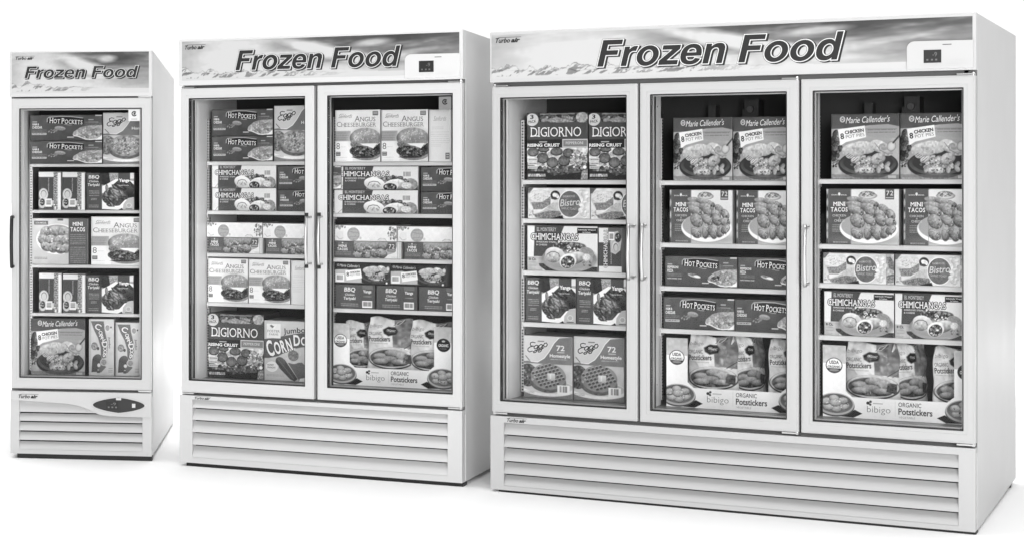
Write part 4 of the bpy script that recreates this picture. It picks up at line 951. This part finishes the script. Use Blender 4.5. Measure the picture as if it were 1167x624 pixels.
def freezer(i):
    use_lit_whites(i); q = FZ[i]; c = CFG[i]; W, D, H, zb = q['W'], q['D'], q['H'], q['zb']
    root = bpy.data.objects.new('display_freezer', None); COL.objects.link(root)
    tag(root, FLAB[i], 'freezer', 'white glass-door display freezers'); root.matrix_world = frame(i)
    hb, pz = c['hb'], c['pz']; y0 = .050; dr = {1: .066, 2: .02, 3: 0.}[i]      # roof falls slightly to the rear
    # outer shell: sides, roof, bottom, back
    s = MB(); t = .045
    prof = [(y0, zb), (D, zb+{1: -.012, 2: 0, 3: .012}[i]), (D, H-dr), (y0, H-.0005)]
    s.prism_x(prof, 0, t).prism_x(prof, W-.008, W)
    s.prism_x([(y0+.001, H-.045), (D-.001, H-dr-.045), (D-.001, H-dr-.001), (y0+.001, H-.002)], t, W-.008)
    s.box(t, W-.008, y0+.001, D-.002, zb+.003, zb+.040).box(t, W-.008, D-.04, D-.001, zb+.041, H-dr-.05)
    cab = s.obj('cabinet', M['white'], root, bevel=.003)
    # front band round the door openings
    fb = MB(); zt = hb+.012; zl = c['fl']
    fb.box(t, W-t, y0, y0+.02, c['dz'][1]-.02, zt)
    fb.box(t, W-t, y0, y0+.02, pz-.02, c['dz'][0]+.02)
    fb.box(.002, t, y0-.003, y0-.0005, pz-.02, zt).box(W-.030, W-.002, y0-.003, y0-.0005, pz-.02, zt)
    fb.obj('door_seat', M['gap'], cab)
    # liner
    yb = .60; zc = c['gz'][1]+.055
    for xa_, xb_ in ((t, .055), (W-.0115, W-.0085)): ln = MB(); ln.box(xa_, xb_, y0+.021, yb, zl, zc); ln.obj('liner_side', M['liner'], cab)
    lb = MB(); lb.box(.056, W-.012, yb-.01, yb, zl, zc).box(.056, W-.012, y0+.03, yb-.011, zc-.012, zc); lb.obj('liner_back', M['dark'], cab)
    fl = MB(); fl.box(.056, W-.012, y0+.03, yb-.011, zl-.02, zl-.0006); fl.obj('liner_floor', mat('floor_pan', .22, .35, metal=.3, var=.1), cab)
    # mullions between doors, and the post on the right of the single-door freezer
    dd = c['doors']
    for a, b in zip(dd[:-1], dd[1:]):
        xm1 = b['g'][0]-(.010 if i == 3 else .046); xm0 = xm1-.048
        m = MB(); m.box(xm0, xm1, .082, .215, zl, zc-.013); m.obj('mullion', M['liner'], cab, bevel=.003)
        m2 = MB(); m2.box(a['x'][1]-.02, b['x'][0]+.02, y0, y0+.02, c['dz'][0]+.022, c['dz'][1]-.022); m2.obj('door_seat', M['gap'], cab)
        for z in np.linspace(zl+.09, zc-.1, 5): sc_ = MB(); sc_.tube([(xm1-.002, .150, z), (xm1+.0022, .150, z)], .0035, 8); sc_.obj('screw', M['metal'], cab)
    if i == 1:
        m = MB(); m.box(.600, .616, .086, .105, zl, zc-.04); m.obj('mullion', M['liner'], cab)
    # uprights
    for d_ in c['sh']:
        x0, x1 = d_[0][0], d_[0][1]
        standard(cab, x0-.017, .215, zl+.02, c['gz'][1]-.09); standard(cab, min(x1+.004, W-.07), .215, zl+.02, c['gz'][1]-.09)
    # little evaporator fittings under the roof of the widest freezer
    if i == 3:
        for x in (.80, 1.40):
            e = MB(); e.box(x-.04, x-.01, .50, .58, 1.585, 1.64).box(x+.11, x+.165, .47, .58, 1.58, 1.66).box(x+.10, x+.108, .48, .58, 1.585, 1.62)
            ev = e.obj('evaporator_fitting', mat('evaporator_grey', .032, .4), cab)
            e2 = MB(); e2.tube([(x+.135, .468, 1.62), (x+.135, .45, 1.62)], .013, 16); e2.obj('sensor', mat('sensor_grey', .08, .5), ev)
            e3 = MB(); e3.box(x-.02, x+.10, .20, .40, 1.690, 1.704); e3.obj('ceiling_plate', mat('ceiling_plate', .07, .4), cab)
    # header
    hd = MB(); hd.prism_x([(0., hb), (0., H-.004), (.004, H), (y0-.0005, H), (y0-.0005, hb+.001), (.02, hb)], .0, W)
    head = hd.obj('header', M['header'], root, bevel=.003)
    x0, x1, z0, z1 = c['sign']; sg = bpy.data.objects.new('sign', sign_art(i, x0, x1, z0, z1, i > 1)); COL.objects.link(sg); sg.parent = head
    for p in [sg]: p.location = (x0, -.0008, z0)
    F = {1: (.070, .603, 1.803, 1.858), 2: (.280, 1.046, 1.826, 1.917), 3: (.444, 1.366, 1.785, 1.893)}[i]
    kw = dict(bold=True, shear=.22); st = 'Frozen Food'
    items = [(st, F[0]+.006, F[1]+.006, F[2]-.004, F[3]-.004, .20, .033, .0008, kw),
             (st, *F, .22, .035, .0012, kw), (st, *F, .93, .026, .0016, kw), (st, *F, .19, .002, .0024, kw)]
    add_text(head, 'lettering', items, -.0008)
    mk = {1: (.028, .116, 1.890, 1.907), 2: (.031, .131, 1.929, 1.951), 3: (.025, .130, 1.898, 1.921)}[i]
    maker_mark(head, *mk, -.0014)
    if i > 1:      # raised control box
        cx0, cx1, cz0, cz1 = {2: (1.066, 1.308, 1.772, 1.877), 3: (1.583, 1.806, 1.742, 1.846)}[i]; r = .028
        P = [(cx0, cz0), (cx1, cz0), (cx1, cz1-.002)]+arc_pts(cx0+r, cz1-r, r, 90, 180)
        b = MB(); b.prism_y(P, -.009, .002); cp = b.obj('control_panel', M['header'], head, bevel=.0025)
        dx0, dx1, dz0, dz1 = {2: (1.130, 1.195, 1.797, 1.846), 3: (1.641, 1.700, 1.764, 1.812)}[i]
        b = MB(); b.box(dx0, dx1, -.0105, -.0085, dz0, dz1); ds = b.obj('display', M['panel'], cp, bevel=.0008)
        w = dx1-dx0; h = dz1-dz0
        tb = MB(); P_, f_ = text_xy('-9', dx0+w*.5, dx0+w*.76, dz0+h*.48, dz0+h*.82, off=.01); tb.add([(p[0], -.0109, p[1]) for p in P_], f_)
        for k in (.16, .42, .66): tb.box(dx0+w*k, dx0+w*(k+.11), -.0110, -.0106, dz0+h*.17, dz0+h*.30)
        tb.obj('digits', M['lite'], ds)
        g = MB(); g.box(cx0+.05, cx1-.03, -.0108, -.0088, cz0+.014, cz0+.0165).box(dx1+.018, dx1+.075, -.0108, -.0088, cz0+.027, cz0+.031)
        g.obj('panel_ribs', M['header'], cp)
        mg = MB(); mx = dx1+.004; mg.box(mx, mx+.030, -.0096, -.0088, cz1-.017, cz1-.0145); mg.obj('badge', M['panel'], cp)
    # doors
    for k, d in enumerate(c['doors']):
        do = door(root, d['x'][0], d['x'][1], c['dz'][0], c['dz'][1], d['g'][0], d['g'][1], c['gz'][0], c['gz'][1], d['hinge'], d['handle'], None)
        if (i, k) in ((1, 0), (2, 1)):
            sx0, sx1, sz0, sz1 = (.556, .610, 1.602, 1.656) if i == 1 else (1.212, 1.266, 1.634, 1.690)
            g0 = .90 if i == 1 else .52
            b = MB(); b.box(sx0, sx1, .0112, .0118, sz0, sz1, g0); 
            w = sx1-sx0; mx, mz = (sx0+sx1)/2, sz0+w*.62
            n = 26; rr = w*.23; ring = [(mx+rr*math.cos(2*math.pi*j/n), mz+rr*math.sin(2*math.pi*j/n)) for j in range(n)]
            b.add([(p[0], .0109, p[1]) for p in ring]+[(mx+(p[0]-mx)*.62, .0109, mz+(p[1]-mz)*.62) for p in ring], [(j, (j+1) % n, n+(j+1) % n, n+j) for j in range(3, n-2)], .12)
            for t_, a0, a1 in (('S', -.08, .08), ('P', .0, .13)):
                P_, f_ = text_xy(t_, mx+w*a0, mx+w*a1, mz-w*.11, mz+w*.11, off=.04); b.add([(p[0], .0107, p[1]) for p in P_], f_, .12)
            b.add([(sx0+w*.25, .0109, sz0+w*.14), (sx1-w*.25, .0109, sz0+w*.14), (sx1-w*.25, .0109, sz0+w*.18), (sx0+w*.25, .0109, sz0+w*.18)], [(0, 1, 2, 3)], .5)
            b.obj('certification_sticker', M['prt'], do, fix=False)
        for (x0, x1, z, th) in c['sh'][k]: shelf(root, x0, x1, z, th)
    # lower panel
    if i == 1:
        zs = (.305, .247, .205, .160, .116, .072)
        g = louvre(root, W, .045, .622, zs, zb, pz, rec=.020)
        up = [(.003, pz-.0005), (W-.003, pz-.0005), (W-.003, .232), (.46, .235), (.425, .241), (.40, .250), (.375, .262), (.345, .274), (.31, .283), (.264, .290), (.20, .293), (.003, .303)]
        b = MB(); b.prism_y(up, -.008, -.0004); cov = b.obj('cover_plate', M['white'], g, bevel=.003)
        cx, cz, a_, b_ = .513, .288, .120, .035
        def lens(k, ax=a_, bx=b_): return [(cx+ax*k*math.cos(t), cz+bx*k*math.sin(t)*(1-.28*abs(math.cos(t)))) for t in [2*math.pi*j/40 for j in range(40)]]
        b = MB(); b.prism_y(lens(1.055), -.0115, -.0082); rim = b.obj('control_panel', M['header'], g, bevel=.002)
        b = MB(); b.prism_y(lens(1.), -.0150, -.0112); ds = b.obj('display', M['panel'], rim, bevel=.0025)
        b = MB(); b.box(cx-.058, cx+.0, -.0162, -.0148, cz-.020, cz+.018); b.obj('screen', M['black'], ds)
        b = MB(); P_, f_ = text_xy('-9', cx-.036, cx-.012, cz+.0, cz+.013, off=.01); b.add([(p[0], -.0165, p[1]) for p in P_], f_)
        for k in (-.050, -.033, -.016): b.box(k+cx, k+cx+.008, -.0166, -.0163, cz-.013, cz-.006)
        b.obj('digits', M['lite'], ds)
        b = MB(); b.box(cx+.062, cx+.078, -.0170, -.0148, cz-.010, cz+.009); b.obj('switch', M['header'], ds, bevel=.001); b = MB(); b.box(cx-.012, cx+.012, -.0175, -.0145, cz+.024, cz+.034); b.obj('latch', M['header'], ds, bevel=.001)
        for x in (.020, W-.022): b = MB(); b.tube([(x, -.003, zb+.010), (x, .001, zb+.010)], .0045, 10); b.obj('screw', M['metal'], g)
        maker_mark(g, .043, .135, .312, .332, -.0086)
    else:
        if i == 2: zs = (.322, .284, .228, .172, .114, .056); xa, xb = .067, 1.253
        else: zs = (.330, .281, .229, .172, .119, .069); xa, xb = .059, 1.756
        g = louvre(root, W, xa, xb, zs, zb, pz)
        if i == 2: maker_mark(g, .079, .157, .324, .337, -.0002)
        else: maker_mark(g, .073, .154, .334, .352, -.0002)
    # dark kick rail and rear casters
    zf = 1.35-HC/q['k']
    b = MB(); b.box(.034, W-.001, .010, .075, zf, zb-.001); b.obj('kick_rail', M['blackp'], root)
    for x in (.08, W-.020):
        b = MB(); b.tube([(x-.03, D-.14, zf+.026), (x+.015, D-.14, zf+.026)], .025, 20); b.box(x-.02, x+.008, D-.16, D-.12, zf+.03, zb+.005)
        b.obj('caster', M['black'], root)
    return root

roots = {i: freezer(i) for i in (1, 2, 3)}

# ------------------------------------------------------------------ the goods
P = [
    (1, 1, 0, 'HPH', 0.066, 0.414, 0.110, 0.123, 'upper'),
    (1, 1, 0, 'HPH', 0.066, 0.414, 0.000, 0.109, 'lower'),
    (1, 1, 0, 'EGC', 0.417, 0.637, 0.000, 0.243, ''),
    (1, 1, 1, 'CHV', 0.109, 0.218, 0.000, 0.182, 'left'),
    (1, 1, 1, 'CHV', 0.223, 0.332, 0.000, 0.181, 'right'),
    (1, 1, 1, 'YAN', 0.336, 0.566, 0.000, 0.177, ''),
    (1, 1, 2, 'TAM', 0.076, 0.344, 0.000, 0.220, ''),
    (1, 1, 2, 'ANG', 0.361, 0.604, 0.000, 0.229, ''),
    (1, 1, 3, 'CHV', 0.110, 0.220, 0.000, 0.189, 'left'),
    (1, 1, 3, 'CHV', 0.225, 0.334, 0.000, 0.185, 'right'),
    (1, 1, 3, 'YAN', 0.336, 0.564, 0.000, 0.181, ''),
    (1, 1, 4, 'MAR', 0.071, 0.332, 0.000, 0.270, ''),
    (1, 1, 4, 'CDV', 0.350, 0.471, 0.000, 0.270, 'left'),
    (1, 1, 4, 'CDV', 0.476, 0.596, 0.000, 0.255, 'right'),
    (2, 1, 0, 'HPH', 0.084, 0.385, 0.119, 0.124, 'upper'),
    (2, 1, 0, 'HPH', 0.084, 0.385, 0.000, 0.118, 'lower'),
    (2, 1, 0, 'EGC', 0.394, 0.604, 0.000, 0.256, ''),
    (2, 1, 1, 'CHS', 0.086, 0.403, 0.107, 0.105, 'upper'),
    (2, 1, 1, 'CHS', 0.086, 0.403, 0.000, 0.106, 'lower'),
    (2, 1, 1, 'HPH', 0.411, 0.716, 0.101, 0.106, 'upper'),
    (2, 1, 1, 'HPH', 0.411, 0.716, 0.000, 0.100, 'lower'),
    (2, 1, 2, 'TAS', 0.067, 0.339, 0.000, 0.073, 'left'),
    (2, 1, 2, 'TAS', 0.353, 0.620, 0.000, 0.071, 'right'),
    (2, 1, 2, 'FLO', 0.060, 0.336, 0.074, 0.069, 'left'),
    (2, 1, 2, 'FLO', 0.338, 0.612, 0.072, 0.069, 'right'),
    (2, 1, 3, 'ANG', 0.066, 0.264, 0.000, 0.205, 'left'),
    (2, 1, 3, 'ANG', 0.268, 0.469, 0.000, 0.204, 'right'),
    (2, 1, 3, 'ANS', 0.475, 0.562, 0.000, 0.202, ''),
    (2, 1, 4, 'DIG', 0.066, 0.341, 0.000, 0.301, ''),
    (2, 1, 4, 'CDB', 0.344, 0.604, 0.000, 0.277, ''),
    (2, 2, 0, 'ANG', 0.685, 0.896, 0.000, 0.235, 'left'),
    (2, 2, 0, 'ANG', 0.900, 1.113, 0.000, 0.233, 'right'),
    (2, 2, 0, 'ANS', 1.118, 1.217, 0.000, 0.230, ''),
    (2, 2, 1, 'CHS', 0.683, 1.068, 0.106, 0.106, 'upper'),
    (2, 2, 1, 'CHS', 0.683, 1.068, 0.000, 0.105, 'lower'),
    (2, 2, 1, 'HPE', 1.081, 1.301, 0.100, 0.110, 'upper'),
    (2, 2, 1, 'HPE', 1.081, 1.301, 0.000, 0.099, 'lower'),
    (2, 2, 2, 'TAS', 0.683, 0.994, 0.000, 0.076, 'left'),
    (2, 2, 2, 'TAS', 1.006, 1.302, 0.000, 0.076, 'right'),
    (2, 2, 2, 'FLO', 0.683, 0.972, 0.077, 0.071, 'left'),
    (2, 2, 2, 'FLO', 0.974, 1.264, 0.077, 0.069, 'right'),
    (2, 2, 3, 'BBQ', 0.686, 0.872, 0.000, 0.109, 'left'),
    (2, 2, 3, 'BBQ', 0.879, 1.065, 0.000, 0.108, 'middle'),
    (2, 2, 3, 'BBQ', 1.071, 1.254, 0.000, 0.107, 'right'),
    (2, 2, 3, 'MAS', 0.685, 0.940, 0.110, 0.097, 'left'),
    (2, 2, 3, 'MAS', 0.942, 1.194, 0.109, 0.095, 'right'),
    (2, 2, 4, 'TRAY', 0.672, 1.220, 0.000, 0.276, ''),
    (3, 1, 0, 'DIG', 0.096, 0.351, 0.000, 0.281, 'left'),
    (3, 1, 0, 'DIG', 0.354, 0.603, 0.000, 0.278, 'right'),
    (3, 1, 1, 'BRE', 0.097, 0.359, 0.000, 0.130, 'left'),
    (3, 1, 1, 'BRE', 0.361, 0.614, 0.000, 0.129, 'right'),
    (3, 1, 2, 'CHI', 0.096, 0.390, 0.000, 0.188, ''),
    (3, 1, 2, 'CHV2', 0.394, 0.489, 0.000, 0.183, ''),
    (3, 1, 3, 'YAN', 0.086, 0.300, 0.000, 0.188, 'left'),
    (3, 1, 3, 'YAN', 0.303, 0.515, 0.000, 0.192, 'right'),
    (3, 1, 4, 'EG7', 0.081, 0.288, 0.000, 0.261, 'left'),
    (3, 1, 4, 'EG7', 0.290, 0.497, 0.000, 0.266, 'right'),
    (3, 2, 0, 'MAR', 0.694, 0.924, 0.000, 0.253, 'left'),
    (3, 2, 0, 'MAR', 0.925, 1.151, 0.000, 0.252, 'right'),
    (3, 2, 1, 'TAC', 0.681, 0.924, 0.000, 0.214, 'left'),
    (3, 2, 1, 'TAC', 0.937, 1.177, 0.000, 0.213, 'right'),
    (3, 2, 2, 'HPP', 0.661, 0.941, 0.000, 0.121, 'left'),
    (3, 2, 2, 'HPP', 0.943, 1.212, 0.000, 0.122, 'right'),
    (3, 2, 3, 'HPH', 0.654, 0.930, 0.000, 0.128, 'left'),
    (3, 2, 3, 'HPH', 0.932, 1.202, 0.000, 0.128, 'right'),
    (3, 2, 4, 'TRAY', 0.669, 1.177, 0.000, 0.277, ''),
    (3, 3, 0, 'MAR', 1.289, 1.531, 0.000, 0.251, 'left'),
    (3, 3, 0, 'MAR', 1.534, 1.772, 0.000, 0.250, 'right'),
    (3, 3, 1, 'TAC', 1.271, 1.530, 0.000, 0.214, 'left'),
    (3, 3, 1, 'TAC', 1.545, 1.798, 0.000, 0.215, 'right'),
    (3, 3, 2, 'BRW', 1.260, 1.513, 0.000, 0.117, 'left'),
    (3, 3, 2, 'BRW', 1.516, 1.769, 0.000, 0.117, 'right'),
    (3, 3, 3, 'CHI', 1.263, 1.513, 0.000, 0.170, 'left'),
    (3, 3, 3, 'CHI', 1.515, 1.757, 0.000, 0.170, 'right'),
    (3, 3, 4, 'TRAY', 1.260, 1.795, 0.000, 0.276, ''),
]
ORD = ['top', 'second', 'third', 'fourth', 'bottom']
DOOR = {(1, 1): 'single-door freezer', (2, 1): 'left door, two-door freezer', (2, 2): 'right door, two-door freezer',
        (3, 1): 'left door, three-door freezer', (3, 2): 'middle door, three-door freezer', (3, 3): 'right door, three-door freezer'}
_mesh = {}
def place(o, i, x, y, z, rz=0., rx=0., scl=(1, 1, 1), pivot=None):
    m = frame(i) @ Matrix.Translation((x, y, z)) @ Matrix.Rotation(rz, 4, 'Z') @ Matrix.Rotation(rx, 4, 'X') @ Matrix.Diagonal((*scl, 1))
    o.matrix_world = m
def zfloor(i, d, s): return CFG[i]['fl'] if s == 4 else CFG[i]['sh'][d-1][s][2]
rnd = random.Random(3)
tray_me = tray_full(); bag_me = bag_mesh()
ORDB = ['left', 'middle', 'right']
for (i, d, s, kind, x0, x1, lvl, h, pos) in P:
    z = zfloor(i, d, s)+.0006; w = x1-x0
    where = f'{ORD[s]} shelf, {DOOR[(i, d)]}'
    if kind == 'TRAY':
        tw = w if i != 3 else .535; th = h
        o = bpy.data.objects.new('display_tray', tray_me); COL.objects.link(o); place(o, i, x0, .185, z, scl=(tw/.535, 1, th/.275))
        tag(o, f'white printed potsticker display tray on the floor behind {DOOR[(i, d)]}', 'display tray', 'potsticker display trays')
        if i == 2: B = ((.10, .22, -.50, 1.03, .06), (.30, .35, .10, 1.11, .02), (.655, .34, -.05, 1.08, -.03))
        else: B = ((.155, .32, .04, 1.055, .02), (.47, .22, -.80, 1.05, .0), (.735, .24, -.35, 1.03, -.03))
        for n, (bx, bw, ang, bh, lean) in enumerate(B):
            b = bpy.data.objects.new('potsticker_bag', bag_me); COL.objects.link(b)
            rw = 1.13*bw*tw/math.cos(ang)/.165 if abs(ang) < .6 else bw*tw/math.cos(ang)/.165*.92
            rw = min(rw, 1.30); yy = .185+.050+(0. if ang <= 0 else 0)+(math.sin(-ang)*.165*rw if ang < -.2 else 0)*0
            place(b, i, x0+(bx-.02)*tw, yy, z+.004, rz=-ang if False else (abs(ang) if ang < 0 else 0.) if abs(ang) > .2 else ang*.5, rx=-.03, scl=(rw, 1 if abs(ang) < .5 else .8, th/.275*bh*1.0))
            tag(b, f'{ORDB[n]} potsticker bag in the white display tray behind {DOOR[(i, d)]}', 'food bag', 'bags of frozen potstickers')
        continue
    mk, nw, nh, name, look, cat, grp = KIND[kind]
    if kind not in _mesh: _mesh[kind] = mk()
    o = bpy.data.objects.new(name, _mesh[kind]); COL.objects.link(o)
    zz = z+lvl
    place(o, i, x0+.0003, .188+rnd.uniform(-.001, .008), zz, rz=rnd.uniform(-.016, .016), scl=((w-.0012)/nw, 1, (h-.0008)/nh))
    pre = f'{pos} ' if pos else ''
    tag(o, f'{pre}{look}, {where}', cat, grp)

# ------------------------------------------------------------------ floor
g = MB(); g.add([(-60, -40, 0), (70, -40, 0), (70, 90, 0), (-60, 90, 0)], [(0, 1, 2, 3)]); go = g.obj('ground', M['ground']); tag(go, kind='structure')

# ------------------------------------------------------------------ light: bright studio, darker on the right
w = bpy.data.worlds.new('World'); sc.world = w; w.use_nodes = True; nt = w.node_tree
bg = nt.nodes['Background']; tc = nt.nodes.new('ShaderNodeTexCoord'); sp = nt.nodes.new('ShaderNodeSeparateXYZ')
nt.links.new(tc.outputs['Generated'], sp.inputs[0])
def ramp(src, a, b, lo, hi):
    m_ = nt.nodes.new('ShaderNodeMapRange'); m_.interpolation_type = 'SMOOTHSTEP'
    for k_, v_ in (('From Min', a), ('From Max', b), ('To Min', lo), ('To Max', hi)): m_.inputs[k_].default_value = v_
    nt.links.new(sp.outputs[src], m_.inputs['Value']); return m_.outputs['Result']
def op(kind, a, b):
    m_ = nt.nodes.new('ShaderNodeMath'); m_.operation = kind
    nt.links.new(a, m_.inputs[0]); nt.links.new(b, m_.inputs[1]); return m_.outputs[0]
side_ = op('MULTIPLY', ramp('Y', -.20, .02, .10, 1.04), op('MAXIMUM', ramp('X', .50, .85, 1.0, .05), ramp('Y', .34, .62, 0., 1.0)))   # studio is dim behind the camera and to the right
nt.links.new(op('MAXIMUM', side_, ramp('Z', .55, .90, 0., 2.3)), bg.inputs['Color']); bg.inputs['Strength'].default_value = 1.0   # bright ceiling
def area(name, loc, target, sx, sy, power, spread=180):
    l = bpy.data.lights.new(name, 'AREA'); l.shape = 'RECTANGLE'; l.size = sx; l.size_y = sy; l.energy = power; l.spread = math.radians(spread)
    o = bpy.data.objects.new(name, l); COL.objects.link(o); o.location = loc
    o.rotation_euler = (Vector(target)-Vector(loc)).to_track_quat('-Z', 'Y').to_euler(); return o
area('front_softbox', (1.3, -.8, 1.9), (1.9, 8.0, .95), 3.0, 2.2, 380)
area('background_light', (3.5, 14.2, 4.0), (3.5, 14.2, 0), 13, 3.6, 420, 60)
area('gap_light', (.95, 10.6, 4.6), (.95, 10.6, 0), .4, 2.6, 6, 30)
# unseen strip lights added behind the door posts to brighten the goods
for i in (1, 2, 3):
    for d in CFG[i]['doors']:
        z0, z1 = CFG[i]['gz']; k = FZ[i]['k']
        for x, sg_ in ((max(.0585, d['g'][0]-.004), 1), (.596 if i == 1 else d['g'][1]+.004, -1)):
            l = bpy.data.lights.new('fill_strip', 'AREA'); l.shape = 'RECTANGLE'; l.size = .012*k; l.size_y = (z1-z0-.04)*k; l.energy = {1: .44, 2: .42, 3: .33}[i]
            o = bpy.data.objects.new('fill_strip', l); COL.objects.link(o)
            dr_ = Vector((sg_*.86, .5, 0)); rot = dr_.to_track_quat('-Z', 'Y').to_matrix().to_4x4()
            up_ = Vector((0, 0, 1)); zz_ = -dr_.normalized(); xx_ = up_.cross(zz_).normalized()
            R_ = Matrix((xx_, up_, zz_)).transposed().to_4x4()
            m_ = frame(i) @ Matrix.Translation((x, .084, (z0+z1)/2)) @ R_
            loc_, q_, _s = m_.decompose(); o.location = loc_; o.rotation_mode = 'QUATERNION'; o.rotation_quaternion = q_

# ------------------------------------------------------------------ camera
cd = bpy.data.cameras.new('camera'); cam = bpy.data.objects.new('camera', cd); COL.objects.link(cam); sc.camera = cam
cam.location = (0, 0, HC); cam.rotation_euler = (math.radians(90), 0, 0)
cd.lens = 2200/1167*36; cd.sensor_width = 36; cd.sensor_fit = 'HORIZONTAL'; cd.shift_x = .5; cd.shift_y = -(312-200)/1167
cd.clip_start = .05; cd.clip_end = 300
sc.view_settings.view_transform = 'Standard'; sc.view_settings.look = 'None'; sc.view_settings.exposure = 0; sc.view_settings.gamma = 1
sc.cycles.max_bounces = 8; sc.cycles.transparent_max_bounces = 12
